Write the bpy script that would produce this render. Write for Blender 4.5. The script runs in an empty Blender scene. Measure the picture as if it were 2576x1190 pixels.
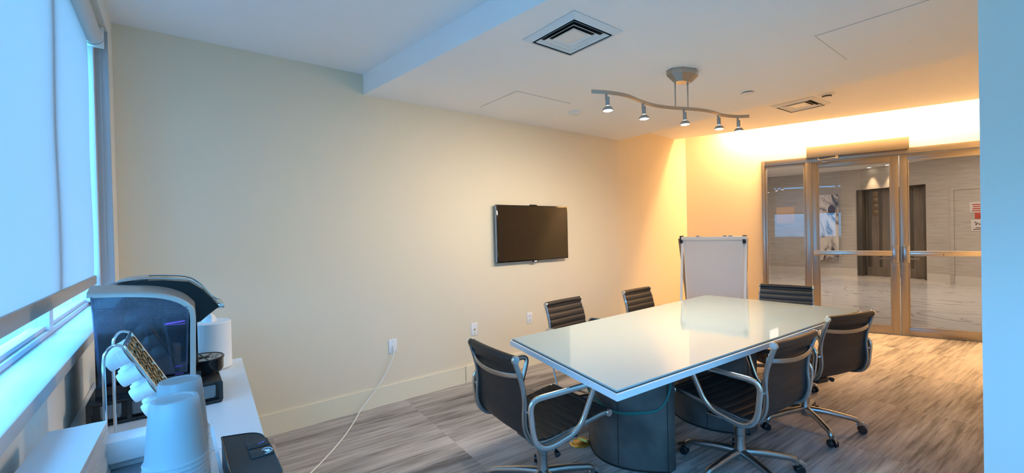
import bpy, bmesh, math, random
from mathutils import Vector, Matrix
random.seed(7)
PI = math.pi
scene = bpy.context.scene
C = scene.collection

# ------------------------------------------------------------------ camera
cam_d = bpy.data.cameras.new('camera')
cam_d.sensor_width = 36.0
cam_d.lens = 1090.0 / 2576.0 * 36.0
cam_d.clip_start = 0.02
cam_d.clip_end = 100
cam = bpy.data.objects.new('camera', cam_d)
C.objects.link(cam)
cam.matrix_world = Matrix(((0.7871158, 0.02374918, -0.61634786, 0.0),
                           (-0.61636968, -0.0072612, -0.78742345, 0.0),
                           (-0.02317609, 0.99969158, 0.00892288, 1.4),
                           (0, 0, 0, 1)))
scene.camera = cam

# ------------------------------------------------------------------ view + world + big lights
vs = scene.view_settings
vs.view_transform = 'Standard'
vs.look = 'None'
vs.exposure = 0.60
vs.gamma = 1.0
vs.use_curve_mapping = False
cy = scene.cycles
cy.use_denoising = True
cy.max_bounces = 10
cy.diffuse_bounces = 6
cy.glossy_bounces = 5
cy.transmission_bounces = 8
cy.transparent_max_bounces = 40
cy.caustics_reflective = False
cy.caustics_refractive = False
cy.sample_clamp_indirect = 4.0

SKY = (0.27, 1.05, 2.15)
SKY_K = 6.1
world = bpy.data.worlds.new('sky_world')
scene.world = world
world.use_nodes = True
wn = world.node_tree.nodes
wl = world.node_tree.links
bg = wn['Background']
wtc = wn.new('ShaderNodeTexCoord')
wsep = wn.new('ShaderNodeSeparateXYZ')
wr = wn.new('ShaderNodeValToRGB')
wl.new(wtc.outputs['Generated'], wsep.inputs[0])
wmap = wn.new('ShaderNodeMapRange')
wmap.inputs[1].default_value = -1
wmap.inputs[2].default_value = 1
wl.new(wsep.outputs[2], wmap.inputs[0])
wl.new(wmap.outputs[0], wr.inputs[0])
e = wr.color_ramp.elements
e[0].position = 0.46; e[0].color = (0.04, 0.24, 0.38, 1)
e[1].position = 0.60; e[1].color = (SKY[0], SKY[1], SKY[2], 1)
wl.new(wr.outputs[0], bg.inputs[0])
bg.inputs[1].default_value = SKY_K


def area(name, loc, direction, sx, sy, power, color, up=None):
    d = bpy.data.lights.new(name, 'AREA')
    d.shape = 'RECTANGLE'; d.size = sx; d.size_y = sy; d.energy = power; d.color = color
    o = bpy.data.objects.new(name, d); C.objects.link(o)
    z = -Vector(direction).normalized()
    if up is None: up = Vector((0, 0, 1)) if abs(z.z) < .9 else Vector((0, 1, 0))
    x = Vector(up).normalized()               # local x axis runs along 'up'
    x = (x - z * x.dot(z)).normalized()
    y = z.cross(x)
    m = Matrix((x, y, z)).transposed().to_4x4()
    m.translation = Vector(loc)
    o.matrix_world = m
    return o


# daylight enters by the window openings (portal guides sampling only)
WX = -0.345
portal = area('window_portal', (-0.44, 0.40, 1.80), (1, 0, 0), 1.5, 5.8, 1.0, (1, 1, 1))
portal.data.cycles.is_portal = True

# ------------------------------------------------------------------ materials
MATS = {}


def nodes_of(name):
    m = bpy.data.materials.new(name)
    m.use_nodes = True
    return m, m.node_tree.nodes, m.node_tree.links


def pbr(name, col, rough=.5, metal=0.0, spec=.5, bump=0.0, bscale=200.0, var=0.0, vscale=8.0, coat=0.0, stretch=None):
    if name in MATS: return MATS[name]
    m, n, l = nodes_of(name)
    b = n['Principled BSDF']
    b.inputs['Base Color'].default_value = (*col, 1)
    b.inputs['Roughness'].default_value = rough
    b.inputs['Metallic'].default_value = metal
    b.inputs['Specular IOR Level'].default_value = spec
    b.inputs['Coat Weight'].default_value = coat
    if bump or var:
        tc = n.new('ShaderNodeTexCoord')
        src = tc.outputs['Object']
        if stretch:
            mp = n.new('ShaderNodeMapping')
            mp.inputs['Scale'].default_value = stretch
            l.new(src, mp.inputs[0]); src = mp.outputs[0]
    if var:
        t = n.new('ShaderNodeTexNoise'); t.inputs['Scale'].default_value = vscale; t.inputs['Detail'].default_value = 5
        l.new(src, t.inputs[0])
        r = n.new('ShaderNodeValToRGB')
        r.color_ramp.elements[0].position = .3; r.color_ramp.elements[1].position = .7
        r.color_ramp.elements[0].color = tuple(max(0, c * (1 - var)) for c in col) + (1,)
        r.color_ramp.elements[1].color = tuple(min(1, c * (1 + var)) for c in col) + (1,)
        l.new(t.outputs[0], r.inputs[0]); l.new(r.outputs[0], b.inputs['Base Color'])
    if bump:
        t = n.new('ShaderNodeTexNoise'); t.inputs['Scale'].default_value = bscale; t.inputs['Detail'].default_value = 3
        l.new(src, t.inputs[0])
        bp = n.new('ShaderNodeBump'); bp.inputs['Strength'].default_value = bump; bp.inputs['Distance'].default_value = .002
        l.new(t.outputs[0], bp.inputs['Height']); l.new(bp.outputs[0], b.inputs['Normal'])
    MATS[name] = m
    return m


def emit(name, col, k):
    if name in MATS: return MATS[name]
    m, n, l = nodes_of(name)
    n.remove(n['Principled BSDF'])
    em = n.new('ShaderNodeEmission'); em.inputs[0].default_value = (*col, 1); em.inputs[1].default_value = k
    l.new(em.outputs[0], n['Material Output'].inputs[0])
    MATS[name] = m
    return m


def thin_glass(name, tint, refl=1.0, rough=0.0):
    """single sheet glass: straight-through transparency plus a fresnel reflection"""
    if name in MATS: return MATS[name]
    m, n, l = nodes_of(name)
    n.remove(n['Principled BSDF'])
    t = n.new('ShaderNodeBsdfTransparent'); t.inputs[0].default_value = (*tint, 1)
    g = n.new('ShaderNodeBsdfGlossy'); g.inputs['Roughness'].default_value = rough
    f = n.new('ShaderNodeFresnel'); f.inputs[0].default_value = 1.5
    mul = n.new('ShaderNodeMath'); mul.operation = 'MULTIPLY'; mul.inputs[1].default_value = refl
    ge = n.new('ShaderNodeNewGeometry'); inv = n.new('ShaderNodeMath'); inv.operation = 'SUBTRACT'; inv.inputs[0].default_value = 1.0
    l.new(ge.outputs['Backfacing'], inv.inputs[1])
    fm = n.new('ShaderNodeMath'); fm.operation = 'MULTIPLY'; fm.use_clamp = True
    l.new(f.outputs[0], fm.inputs[0]); l.new(inv.outputs[0], fm.inputs[1]); l.new(fm.outputs[0], mul.inputs[0])
    mul.use_clamp = True
    mx = n.new('ShaderNodeMixShader')
    l.new(mul.outputs[0], mx.inputs[0]); l.new(t.outputs[0], mx.inputs[1]); l.new(g.outputs[0], mx.inputs[2])
    l.new(mx.outputs[0], n['Material Output'].inputs[0])
    MATS[name] = m
    return m


def frosted(name, col, clear=.35, transl=.5):
    """translucent plastic / cloth: part diffuse, part translucent, part see-through"""
    if name in MATS: return MATS[name]
    m, n, l = nodes_of(name)
    b = n['Principled BSDF']
    b.inputs['Base Color'].default_value = (*col, 1); b.inputs['Roughness'].default_value = .3
    tr = n.new('ShaderNodeBsdfTranslucent'); tr.inputs[0].default_value = (*col, 1)
    m1 = n.new('ShaderNodeMixShader'); m1.inputs[0].default_value = transl
    l.new(b.outputs[0], m1.inputs[1]); l.new(tr.outputs[0], m1.inputs[2])
    tp = n.new('ShaderNodeBsdfTransparent')
    m2 = n.new('ShaderNodeMixShader'); m2.inputs[0].default_value = clear
    l.new(m1.outputs[0], m2.inputs[1]); l.new(tp.outputs[0], m2.inputs[2])
    l.new(m2.outputs[0], n['Material Output'].inputs[0])
    MATS[name] = m
    return m


M_wall = pbr('cream_wall_paint', (0.76, 0.663, 0.505), .75, spec=.25, bump=.05, bscale=350)
M_wallw = pbr('white_wall_paint', (0.80, 0.77, 0.70), .7, spec=.25, bump=.04, bscale=350)
M_ceil = pbr('white_ceiling_paint', (0.92, 0.92, 0.925), .85, spec=.15)
M_trim = pbr('white_trim_paint', (0.80, 0.78, 0.74), .45)
M_base = pbr('baseboard_paint', (0.80, 0.72, 0.54), .5)
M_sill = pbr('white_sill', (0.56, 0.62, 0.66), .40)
M_frame = pbr('window_frame_metal', (0.55, 0.57, 0.62), .45)
M_winglass = thin_glass('window_glass', (0.93, 0.97, 1.0))
M_shade = None
M_hem = pbr('taupe_hem_bar', (0.42, 0.38, 0.34), .5)
M_tube = pbr('shade_roll_cloth', (0.62, 0.62, 0.60), .7)
M_brkt = pbr('white_bracket_plastic', (0.75, 0.75, 0.74), .4)
M_chrome = pbr('polished_aluminium', (0.70, 0.69, 0.68), .16, 1.0)
M_alu = pbr('cast_aluminium', (0.42, 0.41, 0.40), .30, 1.0, bump=.15, bscale=300)
M_leather = pbr('black_leather', (0.017, 0.015, 0.015), .45, spec=.40, bump=.25, bscale=260)
M_leatherg = pbr('grey_leather', (0.085, 0.078, 0.075), .42, spec=.5, bump=.3, bscale=260, var=.25, vscale=60)
M_blackpl = pbr('black_plastic', (0.012, 0.012, 0.013), .35)
M_blackgl = pbr('gloss_black_plastic', (0.006, 0.006, 0.008), .07, spec=.6)
M_blackmt = pbr('matte_black_plastic', (0.022, 0.022, 0.024), .55, bump=.2, bscale=600)
M_white = pbr('white_plastic', (0.80, 0.80, 0.80), .35)
M_whitelam = pbr('white_laminate', (0.82, 0.83, 0.84), .30)
M_paper = pbr('white_paper', (0.86, 0.86, 0.85), .85, spec=.15, bump=.1, bscale=500)
M_napkin = pbr('napkin_tissue', (0.60, 0.62, 0.64), .85, spec=.15, bump=.15, bscale=500)
M_silver = pbr('silver_plastic', (0.56, 0.54, 0.51), .32, .65)
M_nickel = pbr('brushed_nickel', (0.50, 0.44, 0.37), .30, 1.0)
M_nickd = pbr('satin_nickel', (0.42, 0.41, 0.40), .28, 1.0)
M_steel = pbr('brushed_door_steel', (0.37, 0.335, 0.30), .34, 1.0, bump=.08, bscale=120, stretch=(1, 1, .02))
M_steelb = pbr('brushed_push_bar_steel', (0.62, 0.56, 0.48), .28, 1.0)
M_screen = pbr('tv_screen_glass', (0.006, 0.005, 0.005), .06, spec=.55)
M_table = pbr('table_white_lacquer', (0.80, 0.80, 0.80), .35)
M_tglass = pbr('back_painted_table_glass', (0.46, 0.53, 0.51), .03, spec=.55)
M_tedge = pbr('dark_green_glass_edge', (0.02, 0.05, 0.045), .1)
M_ped = pbr('dark_steel_pedestal', (0.10, 0.092, 0.086), .42, .25, bump=.15, bscale=60, var=.45, vscale=5)
M_groove = pbr('dark_seam', (0.008, 0.008, 0.008), .6)
M_brass = pbr('worn_brass', (0.62, 0.42, 0.10), .35, .85, var=.3, vscale=40)
M_green = pbr('green_cable_rubber', (0.01, 0.14, 0.12), .45)
M_cablew = pbr('white_cable_rubber', (0.80, 0.77, 0.70), .4)
M_ventdark = pbr('duct_shadow_black', (0.01, 0.01, 0.012), .8)
M_vent = pbr('vent_white_enamel', (0.80, 0.80, 0.79), .4)
M_smoked = pbr('detector_slot', (0.03, 0.025, 0.02), .6)
M_tank = None
M_water = thin_glass('dark_water', (0.10, 0.11, 0.20), 1.0)
M_acrylic = thin_glass('clear_acrylic', (0.80, 0.88, 0.92), 1.6)
M_acredge = pbr('acrylic_edge', (0.62, 0.72, 0.78), .15)
M_cup = frosted('clear_cup_plastic', (0.55, 0.57, 0.58), .60, .45)
M_mesh = None
M_pod = pbr('white_pod_plastic', (0.82, 0.82, 0.82), .4)
M_foil = pbr('brown_foil_lid', (0.22, 0.14, 0.08), .35, .5)
M_led = emit('blue_led', (0.16, 0.12, 1.0), 0.9)
M_icon = pbr('white_icon_paint', (0.75, 0.82, 0.85), .4)
M_iconb = pbr('blue_icon_paint', (0.05, 0.12, 0.45), .4)
M_bulb = emit('lit_bulb', (1.0, 0.97, 0.90), 30.0)
M_cove = emit('cove_strip_led', (1.0, 0.58, 0.22), 8.0)
M_art = None


def mat_shade():
    m, n, l = nodes_of('translucent_shade_cloth')
    n.remove(n['Principled BSDF'])
    tr = n.new('ShaderNodeBsdfTranslucent'); tr.inputs[0].default_value = (0.40, 0.325, 0.31, 1)
    d = n.new('ShaderNodeBsdfDiffuse'); d.inputs[0].default_value = (0.20, 0.20, 0.19, 1)
    a = n.new('ShaderNodeAddShader')
    l.new(tr.outputs[0], a.inputs[0]); l.new(d.outputs[0], a.inputs[1])
    l.new(a.outputs[0], n['Material Output'].inputs[0])
    return m


M_shade = mat_shade()


def mat_tank():
    m, n, l = nodes_of('misted_tank_plastic')
    b = n['Principled BSDF']; b.inputs['Roughness'].default_value = .12; b.inputs['Base Color'].default_value = (.30, .36, .48, 1)
    tp = n.new('ShaderNodeBsdfTransparent'); tp.inputs[0].default_value = (.80, .85, .95, 1)
    tr = n.new('ShaderNodeBsdfTranslucent'); tr.inputs[0].default_value = (.30, .38, .50, 1)
    tc = n.new('ShaderNodeTexCoord')
    v = n.new('ShaderNodeTexVoronoi'); v.inputs['Scale'].default_value = 170; l.new(tc.outputs['Object'], v.inputs[0])
    nz = n.new('ShaderNodeTexNoise'); nz.inputs['Scale'].default_value = 16; nz.inputs['Detail'].default_value = 4; l.new(tc.outputs['Object'], nz.inputs[0])
    sx = n.new('ShaderNodeSeparateXYZ'); l.new(tc.outputs['Object'], sx.inputs[0])
    hr = n.new('ShaderNodeMapRange'); hr.inputs[1].default_value = .18; hr.inputs[2].default_value = .24; l.new(sx.outputs[2], hr.inputs[0])
    dr = n.new('ShaderNodeMapRange'); dr.inputs[1].default_value = .35; dr.inputs[2].default_value = .15; l.new(v.outputs['Distance'], dr.inputs[0])
    a = n.new('ShaderNodeMath'); a.operation = 'MULTIPLY'; l.new(hr.outputs[0], a.inputs[0]); l.new(nz.outputs[0], a.inputs[1])
    c = n.new('ShaderNodeMath'); c.operation = 'MULTIPLY_ADD'; l.new(a.outputs[0], c.inputs[0]); c.inputs[1].default_value = .85; c.inputs[2].default_value = .14
    d = n.new('ShaderNodeMath'); d.operation = 'MULTIPLY'; l.new(dr.outputs[0], d.inputs[0]); l.new(a.outputs[0], d.inputs[1])
    e_ = n.new('ShaderNodeMath'); e_.operation = 'MULTIPLY_ADD'; e_.use_clamp = True; l.new(d.outputs[0], e_.inputs[0]); e_.inputs[1].default_value = .35; l.new(c.outputs[0], e_.inputs[2])
    m0 = n.new('ShaderNodeMixShader'); m0.inputs[0].default_value = .5; l.new(b.outputs[0], m0.inputs[1]); l.new(tr.outputs[0], m0.inputs[2])
    m1 = n.new('ShaderNodeMixShader'); l.new(e_.outputs[0], m1.inputs[0]); l.new(tp.outputs[0], m1.inputs[1]); l.new(m0.outputs[0], m1.inputs[2])
    g = n.new('ShaderNodeBsdfGlossy'); g.inputs['Roughness'].default_value = .03
    m2 = n.new('ShaderNodeMixShader'); m2.inputs[0].default_value = .05; l.new(m1.outputs[0], m2.inputs[1]); l.new(g.outputs[0], m2.inputs[2])
    l.new(m2.outputs[0], n['Material Output'].inputs[0])
    return m


M_tank = mat_tank()


def mat_meshpanel():
    m, n, l = nodes_of('wire_mesh')
    b = n['Principled BSDF']
    tc = n.new('ShaderNodeTexCoord')
    mp = n.new('ShaderNodeMapping'); mp.inputs['Rotation'].default_value = (0, PI / 4, 0)
    mp.inputs['Scale'].default_value = (1, 0.001, 1)
    l.new(tc.outputs['Object'], mp.inputs[0])
    ck = n.new('ShaderNodeTexChecker'); ck.inputs['Scale'].default_value = 420
    ck.inputs[1].default_value = (0.42, 0.44, 0.46, 1); ck.inputs[2].default_value = (0.03, 0.03, 0.03, 1)
    l.new(mp.outputs[0], ck.inputs[0]); l.new(ck.outputs[0], b.inputs['Base Color'])
    b.inputs['Roughness'].default_value = .4; b.inputs['Metallic'].default_value = .4
    return m


M_mesh = mat_meshpanel()


def mat_floor():
    m, n, l = nodes_of('plank_carpet_tile')
    b = n['Principled BSDF']; b.inputs['Roughness'].default_value = .75; b.inputs['Specular IOR Level'].default_value = .25
    tc = n.new('ShaderNodeTexCoord')
    mp = n.new('ShaderNodeMapping'); mp.inputs['Rotation'].default_value = (0, 0, math.radians(4.0))
    mp.inputs['Location'].default_value = (.35, .12, 0)
    l.new(tc.outputs['Object'], mp.inputs[0])
    br = n.new('ShaderNodeTexBrick'); br.offset = .37; br.offset_frequency = 1
    br.inputs['Scale'].default_value = 1; br.inputs['Mortar Size'].default_value = 0.0
    br.inputs['Brick Width'].default_value = 1.0; br.inputs['Row Height'].default_value = .25
    br.inputs['Color1'].default_value = (0.0, 0, 0, 1); br.inputs['Color2'].default_value = (1, 1, 1, 1)
    br.inputs['Bias'].default_value = 0.0
    l.new(mp.outputs[0], br.inputs[0])
    # per-plank shift of the streaks
    add = n.new('ShaderNodeVectorMath'); add.operation = 'MULTIPLY_ADD'
    l.new(br.outputs['Color'], add.inputs[0]); add.inputs[1].default_value = (7.3, 3.1, 0); l.new(mp.outputs[0], add.inputs[2])
    s1 = n.new('ShaderNodeMapping'); s1.inputs['Scale'].default_value = (1.4, 26, 1); l.new(add.outputs[0], s1.inputs[0])
    n1 = n.new('ShaderNodeTexNoise'); n1.inputs['Scale'].default_value = 1.6; n1.inputs['Detail'].default_value = 6; n1.inputs['Roughness'].default_value = .65
    l.new(s1.outputs[0], n1.inputs[0])
    s2 = n.new('ShaderNodeMapping'); s2.inputs['Scale'].default_value = (.9, 5.0, 1); l.new(add.outputs[0], s2.inputs[0])
    n2 = n.new('ShaderNodeTexNoise'); n2.inputs['Scale'].default_value = 1.3; n2.inputs['Detail'].default_value = 3
    l.new(s2.outputs[0], n2.inputs[0])
    mixf = n.new('ShaderNodeMix'); mixf.data_type = 'FLOAT'; mixf.inputs[0].default_value = .42
    l.new(n1.outputs[0], mixf.inputs[2]); l.new(n2.outputs[0], mixf.inputs[3])
    mixb = n.new('ShaderNodeMix'); mixb.data_type = 'FLOAT'; mixb.inputs[0].default_value = .11
    l.new(mixf.outputs[0], mixb.inputs[2]); l.new(br.outputs['Color'], mixb.inputs[3])
    r = n.new('ShaderNodeValToRGB')
    el = r.color_ramp.elements
    el[0].position = .375; el[0].color = (0.140, 0.122, 0.112, 1)
    el[1].position = .605; el[1].color = (0.488, 0.446, 0.419, 1)
    x = el.new(.48); x.color = (0.323, 0.295, 0.277, 1)
    l.new(mixb.outputs[0], r.inputs[0])
    fz = n.new('ShaderNodeTexNoise'); fz.inputs['Scale'].default_value = 420; l.new(tc.outputs['Object'], fz.inputs[0])
    mr = n.new('ShaderNodeMapRange'); mr.inputs[3].default_value = .72; mr.inputs[4].default_value = 1.28
    l.new(fz.outputs[0], mr.inputs[0])
    mu = n.new('ShaderNodeVectorMath'); mu.operation = 'SCALE'; l.new(r.outputs[0], mu.inputs[0]); l.new(mr.outputs[0], mu.inputs['Scale'])
    l.new(mu.outputs[0], b.inputs['Base Color'])
    bp = n.new('ShaderNodeBump'); bp.inputs['Strength'].default_value = .35; bp.inputs['Distance'].default_value = .003
    l.new(n1.outputs[0], bp.inputs['Height']); l.new(bp.outputs[0], b.inputs['Normal'])
    return m


M_floor = mat_floor()


def mat_marble():
    m, n, l = nodes_of('veined_marble')
    b = n['Principled BSDF']; b.inputs['Roughness'].default_value = .16
    tc = n.new('ShaderNodeTexCoord')
    mp = n.new('ShaderNodeMapping'); mp.inputs['Scale'].default_value = (1, .55, 1); mp.inputs['Rotation'].default_value = (0, 0, .35)
    l.new(tc.outputs['Object'], mp.inputs[0])
    w = n.new('ShaderNodeTexNoise'); w.inputs['Scale'].default_value = 1.1; w.inputs['Detail'].default_value = 8; w.inputs['Distortion'].default_value = 1.2
    l.new(mp.outputs[0], w.inputs[0])
    r = n.new('ShaderNodeValToRGB')
    el = r.color_ramp.elements
    el[0].position = .485; el[0].color = (.72, .70, .68, 1)
    el[1].position = .515; el[1].color = (.70, .68, .66, 1)
    v = el.new(.50); v.color = (.30, .28, .27, 1)
    l.new(w.outputs[0], r.inputs[0]); l.new(r.outputs[0], b.inputs['Base Color'])
    return m


M_marble = mat_marble()


def mat_wallpaper():
    m, n, l = nodes_of('grasscloth_wallpaper')
    b = n['Principled BSDF']; b.inputs['Roughness'].default_value = .8
    tc = n.new('ShaderNodeTexCoord')
    mp = n.new('ShaderNodeMapping'); mp.inputs['Scale'].default_value = (2.5, 2.5, 60)
    l.new(tc.outputs['Object'], mp.inputs[0])
    w = n.new('ShaderNodeTexNoise'); w.inputs['Scale'].default_value = 1.0; w.inputs['Detail'].default_value = 5
    l.new(mp.outputs[0], w.inputs[0])
    r = n.new('ShaderNodeValToRGB')
    r.color_ramp.elements[0].position = .3; r.color_ramp.elements[0].color = (.42, .385, .35, 1)
    r.color_ramp.elements[1].position = .75; r.color_ramp.elements[1].color = (.62, .58, .54, 1)
    l.new(w.outputs[0], r.inputs[0]); l.new(r.outputs[0], b.inputs['Base Color'])
    return m


M_wallp = mat_wallpaper()


def mat_art():
    m, n, l = nodes_of('abstract_canvas')
    b = n['Principled BSDF']; b.inputs['Roughness'].default_value = .7
    tc = n.new('ShaderNodeTexCoord')
    mp = n.new('ShaderNodeMapping'); mp.inputs['Scale'].default_value = (2.2, 2.2, 1.1)
    l.new(tc.outputs['Object'], mp.inputs[0])
    w = n.new('ShaderNodeTexNoise'); w.inputs['Scale'].default_value = 1.4; w.inputs['Detail'].default_value = 6; w.inputs['Distortion'].default_value = 2.2
    l.new(mp.outputs[0], w.inputs[0])
    r = n.new('ShaderNodeValToRGB')
    el = r.color_ramp.elements
    el[0].position = .36; el[0].color = (.05, .05, .06, 1)
    el[1].position = .605; el[1].color = (.78, .72, .66, 1)
    q = el.new(.43); q.color = (.34, .30, .28, 1)
    q = el.new(.48); q.color = (.66, .60, .54, 1)
    l.new(w.outputs[0], r.inputs[0]); l.new(r.outputs[0], b.inputs['Base Color'])
    return m


M_art = mat_art()
M_dwood = pbr('dark_taupe_door_wood', (0.17, 0.14, 0.115), .45, var=.3, vscale=6, stretch=(8, 8, .4))
M_dwood2 = pbr('black_brown_door_wood', (0.06, 0.05, 0.042), .4)
M_dglass = pbr('bronze_door_panel', (0.20, 0.13, 0.07), .25, .4)
M_lobtrim = pbr('lobby_white_trim', (0.66, 0.62, 0.57), .5)
M_red = pbr('red_sign_paint', (0.50, 0.04, 0.03), .5)
M_ink = pbr('dark_ink', (0.06, 0.03, 0.03), .6)
M_signp = pbr('sign_paper', (0.72, 0.68, 0.66), .6)
M_pad = pbr('flip_chart_paper', (0.74, 0.71, 0.70), .8, spec=.2, bump=.5, bscale=7)


# ------------------------------------------------------------------ mesh helpers
class MB:
    def __init__(s):
        s.bm = bmesh.new(); s.mats = []; s.cur = 0

    def mat(s, m):
        if m not in s.mats: s.mats.append(m)
        s.cur = s.mats.index(m); return s

    def _faces(s, vs_, fs):
        v = [s.bm.verts.new(p) for p in vs_]
        for f in fs:
            try:
                fc = s.bm.faces.new([v[i] for i in f]); fc.material_index = s.cur
            except ValueError:
                pass
        return v

    def box(s, lo, hi, bev=0.0, M=None, seg=2):
        x0, y0, z0 = lo; x1, y1, z1 = hi
        P = [Vector(p) for p in ((x0, y0, z0), (x1, y0, z0), (x1, y1, z0), (x0, y1, z0), (x0, y0, z1), (x1, y0, z1), (x1, y1, z1), (x0, y1, z1))]
        F = ((0, 3, 2, 1), (4, 5, 6, 7), (0, 1, 5, 4), (1, 2, 6, 5), (2, 3, 7, 6), (3, 0, 4, 7))
        if bev:
            t = bmesh.new()
            v = [t.verts.new(p) for p in P]
            for f in F: t.faces.new([v[i] for i in f])
            bmesh.ops.bevel(t, geom=list(t.edges), offset=bev, segments=seg, affect='EDGES', profile=.5)
            s.merge(t, M); t.free()
        else:
            if M: P = [M @ p for p in P]
            s._faces(P, F)
        return s

    def merge(s, t, M=None):
        t.verts.index_update()
        P = [M @ v.co if M else v.co.copy() for v in t.verts]
        s._faces(P, [[v.index for v in f.verts] for f in t.faces])

    def prism(s, poly, fn, a, b, smooth_close=True):
        """poly: list of 2D points; fn(p, t) -> 3D; extrude from a to b"""
        n = len(poly)
        P = [Vector(fn(p, a)) for p in poly] + [Vector(fn(p, b)) for p in poly]
        F = [tuple(range(n))[::-1], tuple(range(n, 2 * n))]
        F += [(i, (i + 1) % n, n + (i + 1) % n, n + i) for i in range(n)]
        s._faces(P, F); return s

    def lathe(s, prof, seg=24, M=None, closed=False):
        """prof: list of (r, z) around local z"""
        rings = []
        P = []; idx = []
        for r, z in prof:
            if r < 1e-6:
                idx.append([len(P)]); P.append(Vector((0, 0, z)))
            else:
                idx.append(list(range(len(P), len(P) + seg)))
                P += [Vector((r * math.cos(2 * PI * k / seg), r * math.sin(2 * PI * k / seg), z)) for k in range(seg)]
        F = []
        pairs = list(zip(idx[:-1], idx[1:]))
        if closed: pairs.append((idx[-1], idx[0]))
        for A, B in pairs:
            if len(A) == 1 and len(B) == 1: continue
            for k in range(seg):
                k2 = (k + 1) % seg
                if len(A) == 1: F.append((A[0], B[k2], B[k]))
                elif len(B) == 1: F.append((A[k], A[k2], B[0]))
                else: F.append((A[k], A[k2], B[k2], B[k]))
        if M: P = [M @ p for p in P]
        s._faces(P, F); return s

    def tube(s, pts, r, seg=8, closed=False, flat=None, up=None):
        """sweep: round radius r (number or list), or a flat section flat=(w_normal, w_side)"""
        pts = [Vector(p) for p in pts]; n = len(pts)
        R = r if isinstance(r, (list, tuple)) else [r] * n
        T = []
        for i in range(n):
            if closed: t = pts[(i + 1) % n] - pts[i - 1]
            else: t = pts[min(i + 1, n - 1)] - pts[max(i - 1, 0)]
            T.append(t.normalized())
        u = Vector(up) if up else (Vector((0, 0, 1)) if abs(T[0].z) < .9 else Vector((1, 0, 0)))
        P = []
        for i in range(n):
            a = u - T[i] * u.dot(T[i])
            if a.length < 1e-5: a = Vector((1, 0, 0)) - T[i] * T[i].x
            a.normalize()
            if not up: u = a
            b = T[i].cross(a)
            for k in range(seg):
                an = 2 * PI * k / seg
                if flat:
                    c, d = math.cos(an), math.sin(an)
                    ex = .5
                    ca = math.copysign(abs(c) ** ex, c) * flat[0]; sa = math.copysign(abs(d) ** ex, d) * flat[1]
                    P.append(pts[i] + a * ca + b * sa)
                else:
                    P.append(pts[i] + (a * math.cos(an) + b * math.sin(an)) * R[i])
        F = []
        m = n if closed else n - 1
        for i in range(m):
            j = (i + 1) % n
            for k in range(seg):
                k2 = (k + 1) % seg
                F.append((i * seg + k, i * seg + k2, j * seg + k2, j * seg + k))
        if not closed:
            F.append(tuple(range(seg))[::-1]); F.append(tuple(range((n - 1) * seg, n * seg)))
        s._faces(P, F); return s

    def cyl(s, p0, p1, r0, r1=None, seg=16, bev=0):
        p0 = Vector(p0); p1 = Vector(p1); d = p1 - p0; L = d.length
        M = d.to_track_quat('Z', 'Y').to_matrix().to_4x4(); M.translation = p0
        r1 = r0 if r1 is None else r1
        if bev: prof = [(0, 0), (r0 - bev, 0), (r0, bev), (r1, L - bev), (r1 - bev, L), (0, L)]
        else: prof = [(0, 0), (r0, 0), (r1, L), (0, L)]
        s.lathe(prof, seg, M); return s

    def build(s, name, m=None, parent=None, smooth=True, ang=35):
        bmesh.ops.recalc_face_normals(s.bm, faces=list(s.bm.faces))
        me = bpy.data.meshes.new(name)
        s.bm.to_mesh(me); s.bm.free()
        for x in (s.mats or [m]): me.materials.append(x)
        if smooth:
            me.shade_smooth()
            try: me.set_sharp_from_angle(angle=math.radians(ang))
            except Exception: pass
        o = bpy.data.objects.new(name, me); C.objects.link(o)
        if parent: o.parent = parent
        return o


def tag(o, label, cat, group=None, kind=None):
    o['label'] = label; o['category'] = cat
    if group: o['group'] = group
    if kind: o['kind'] = kind
    return o


def thing(name, label, cat, loc=(0, 0, 0), rz=0.0, group=None):
    o = bpy.data.objects.new(name, None); C.objects.link(o)
    o.empty_display_size = .05
    o.location = loc; o.rotation_euler = (0, 0, rz)
    return tag(o, label, cat, group)


def struct(o, label=None):
    o['kind'] = 'structure'
    if label: o['label'] = label
    return o


def dup(o, parent=None):
    c = o.copy(); C.objects.link(c)
    if parent: c.parent = parent
    for ch in list(o.children): dup(ch, c)
    return c


def bez(P, n=8):
    """Catmull-Rom through points"""
    P = [Vector(p) for p in P]; out = []
    Q = [P[0] * 2 - P[1]] + P + [P[-1] * 2 - P[-2]]
    for i in range(1, len(Q) - 2):
        a, b, c, d = Q[i - 1], Q[i], Q[i + 1], Q[i + 2]
        for k in range(n):
            t = k / n
            out.append(.5 * ((2 * b) + (c - a) * t + (2 * a - 5 * b + 4 * c - d) * t * t + (3 * b - a - 3 * c + d) * t ** 3))
    out.append(P[-1]); return out


def rounded_loop(P, r, n=5):
    """closed polygon of 3D points with rounded corners"""
    P = [Vector(p) for p in P]; out = []
    for i, p in enumerate(P):
        a = (P[i - 1] - p); b = (P[(i + 1) % len(P)] - p)
        rr = r[i] if isinstance(r, (list, tuple)) else r
        rr = min(rr, a.length * .48, b.length * .48)
        A = p + a.normalized() * rr; B = p + b.normalized() * rr
        for k in range(n + 1):
            t = k / n
            out.append(A * (1 - t) ** 2 + p * 2 * t * (1 - t) + B * t * t)
    return out


XZ = lambda p, t: (p[0], t, p[1])      # 2D (x, z) extruded along y
XY = lambda p, t: (p[0], p[1], t)      # 2D (x, y) extruded along z
YZ = lambda p, t: (t, p[0], p[1])

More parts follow.
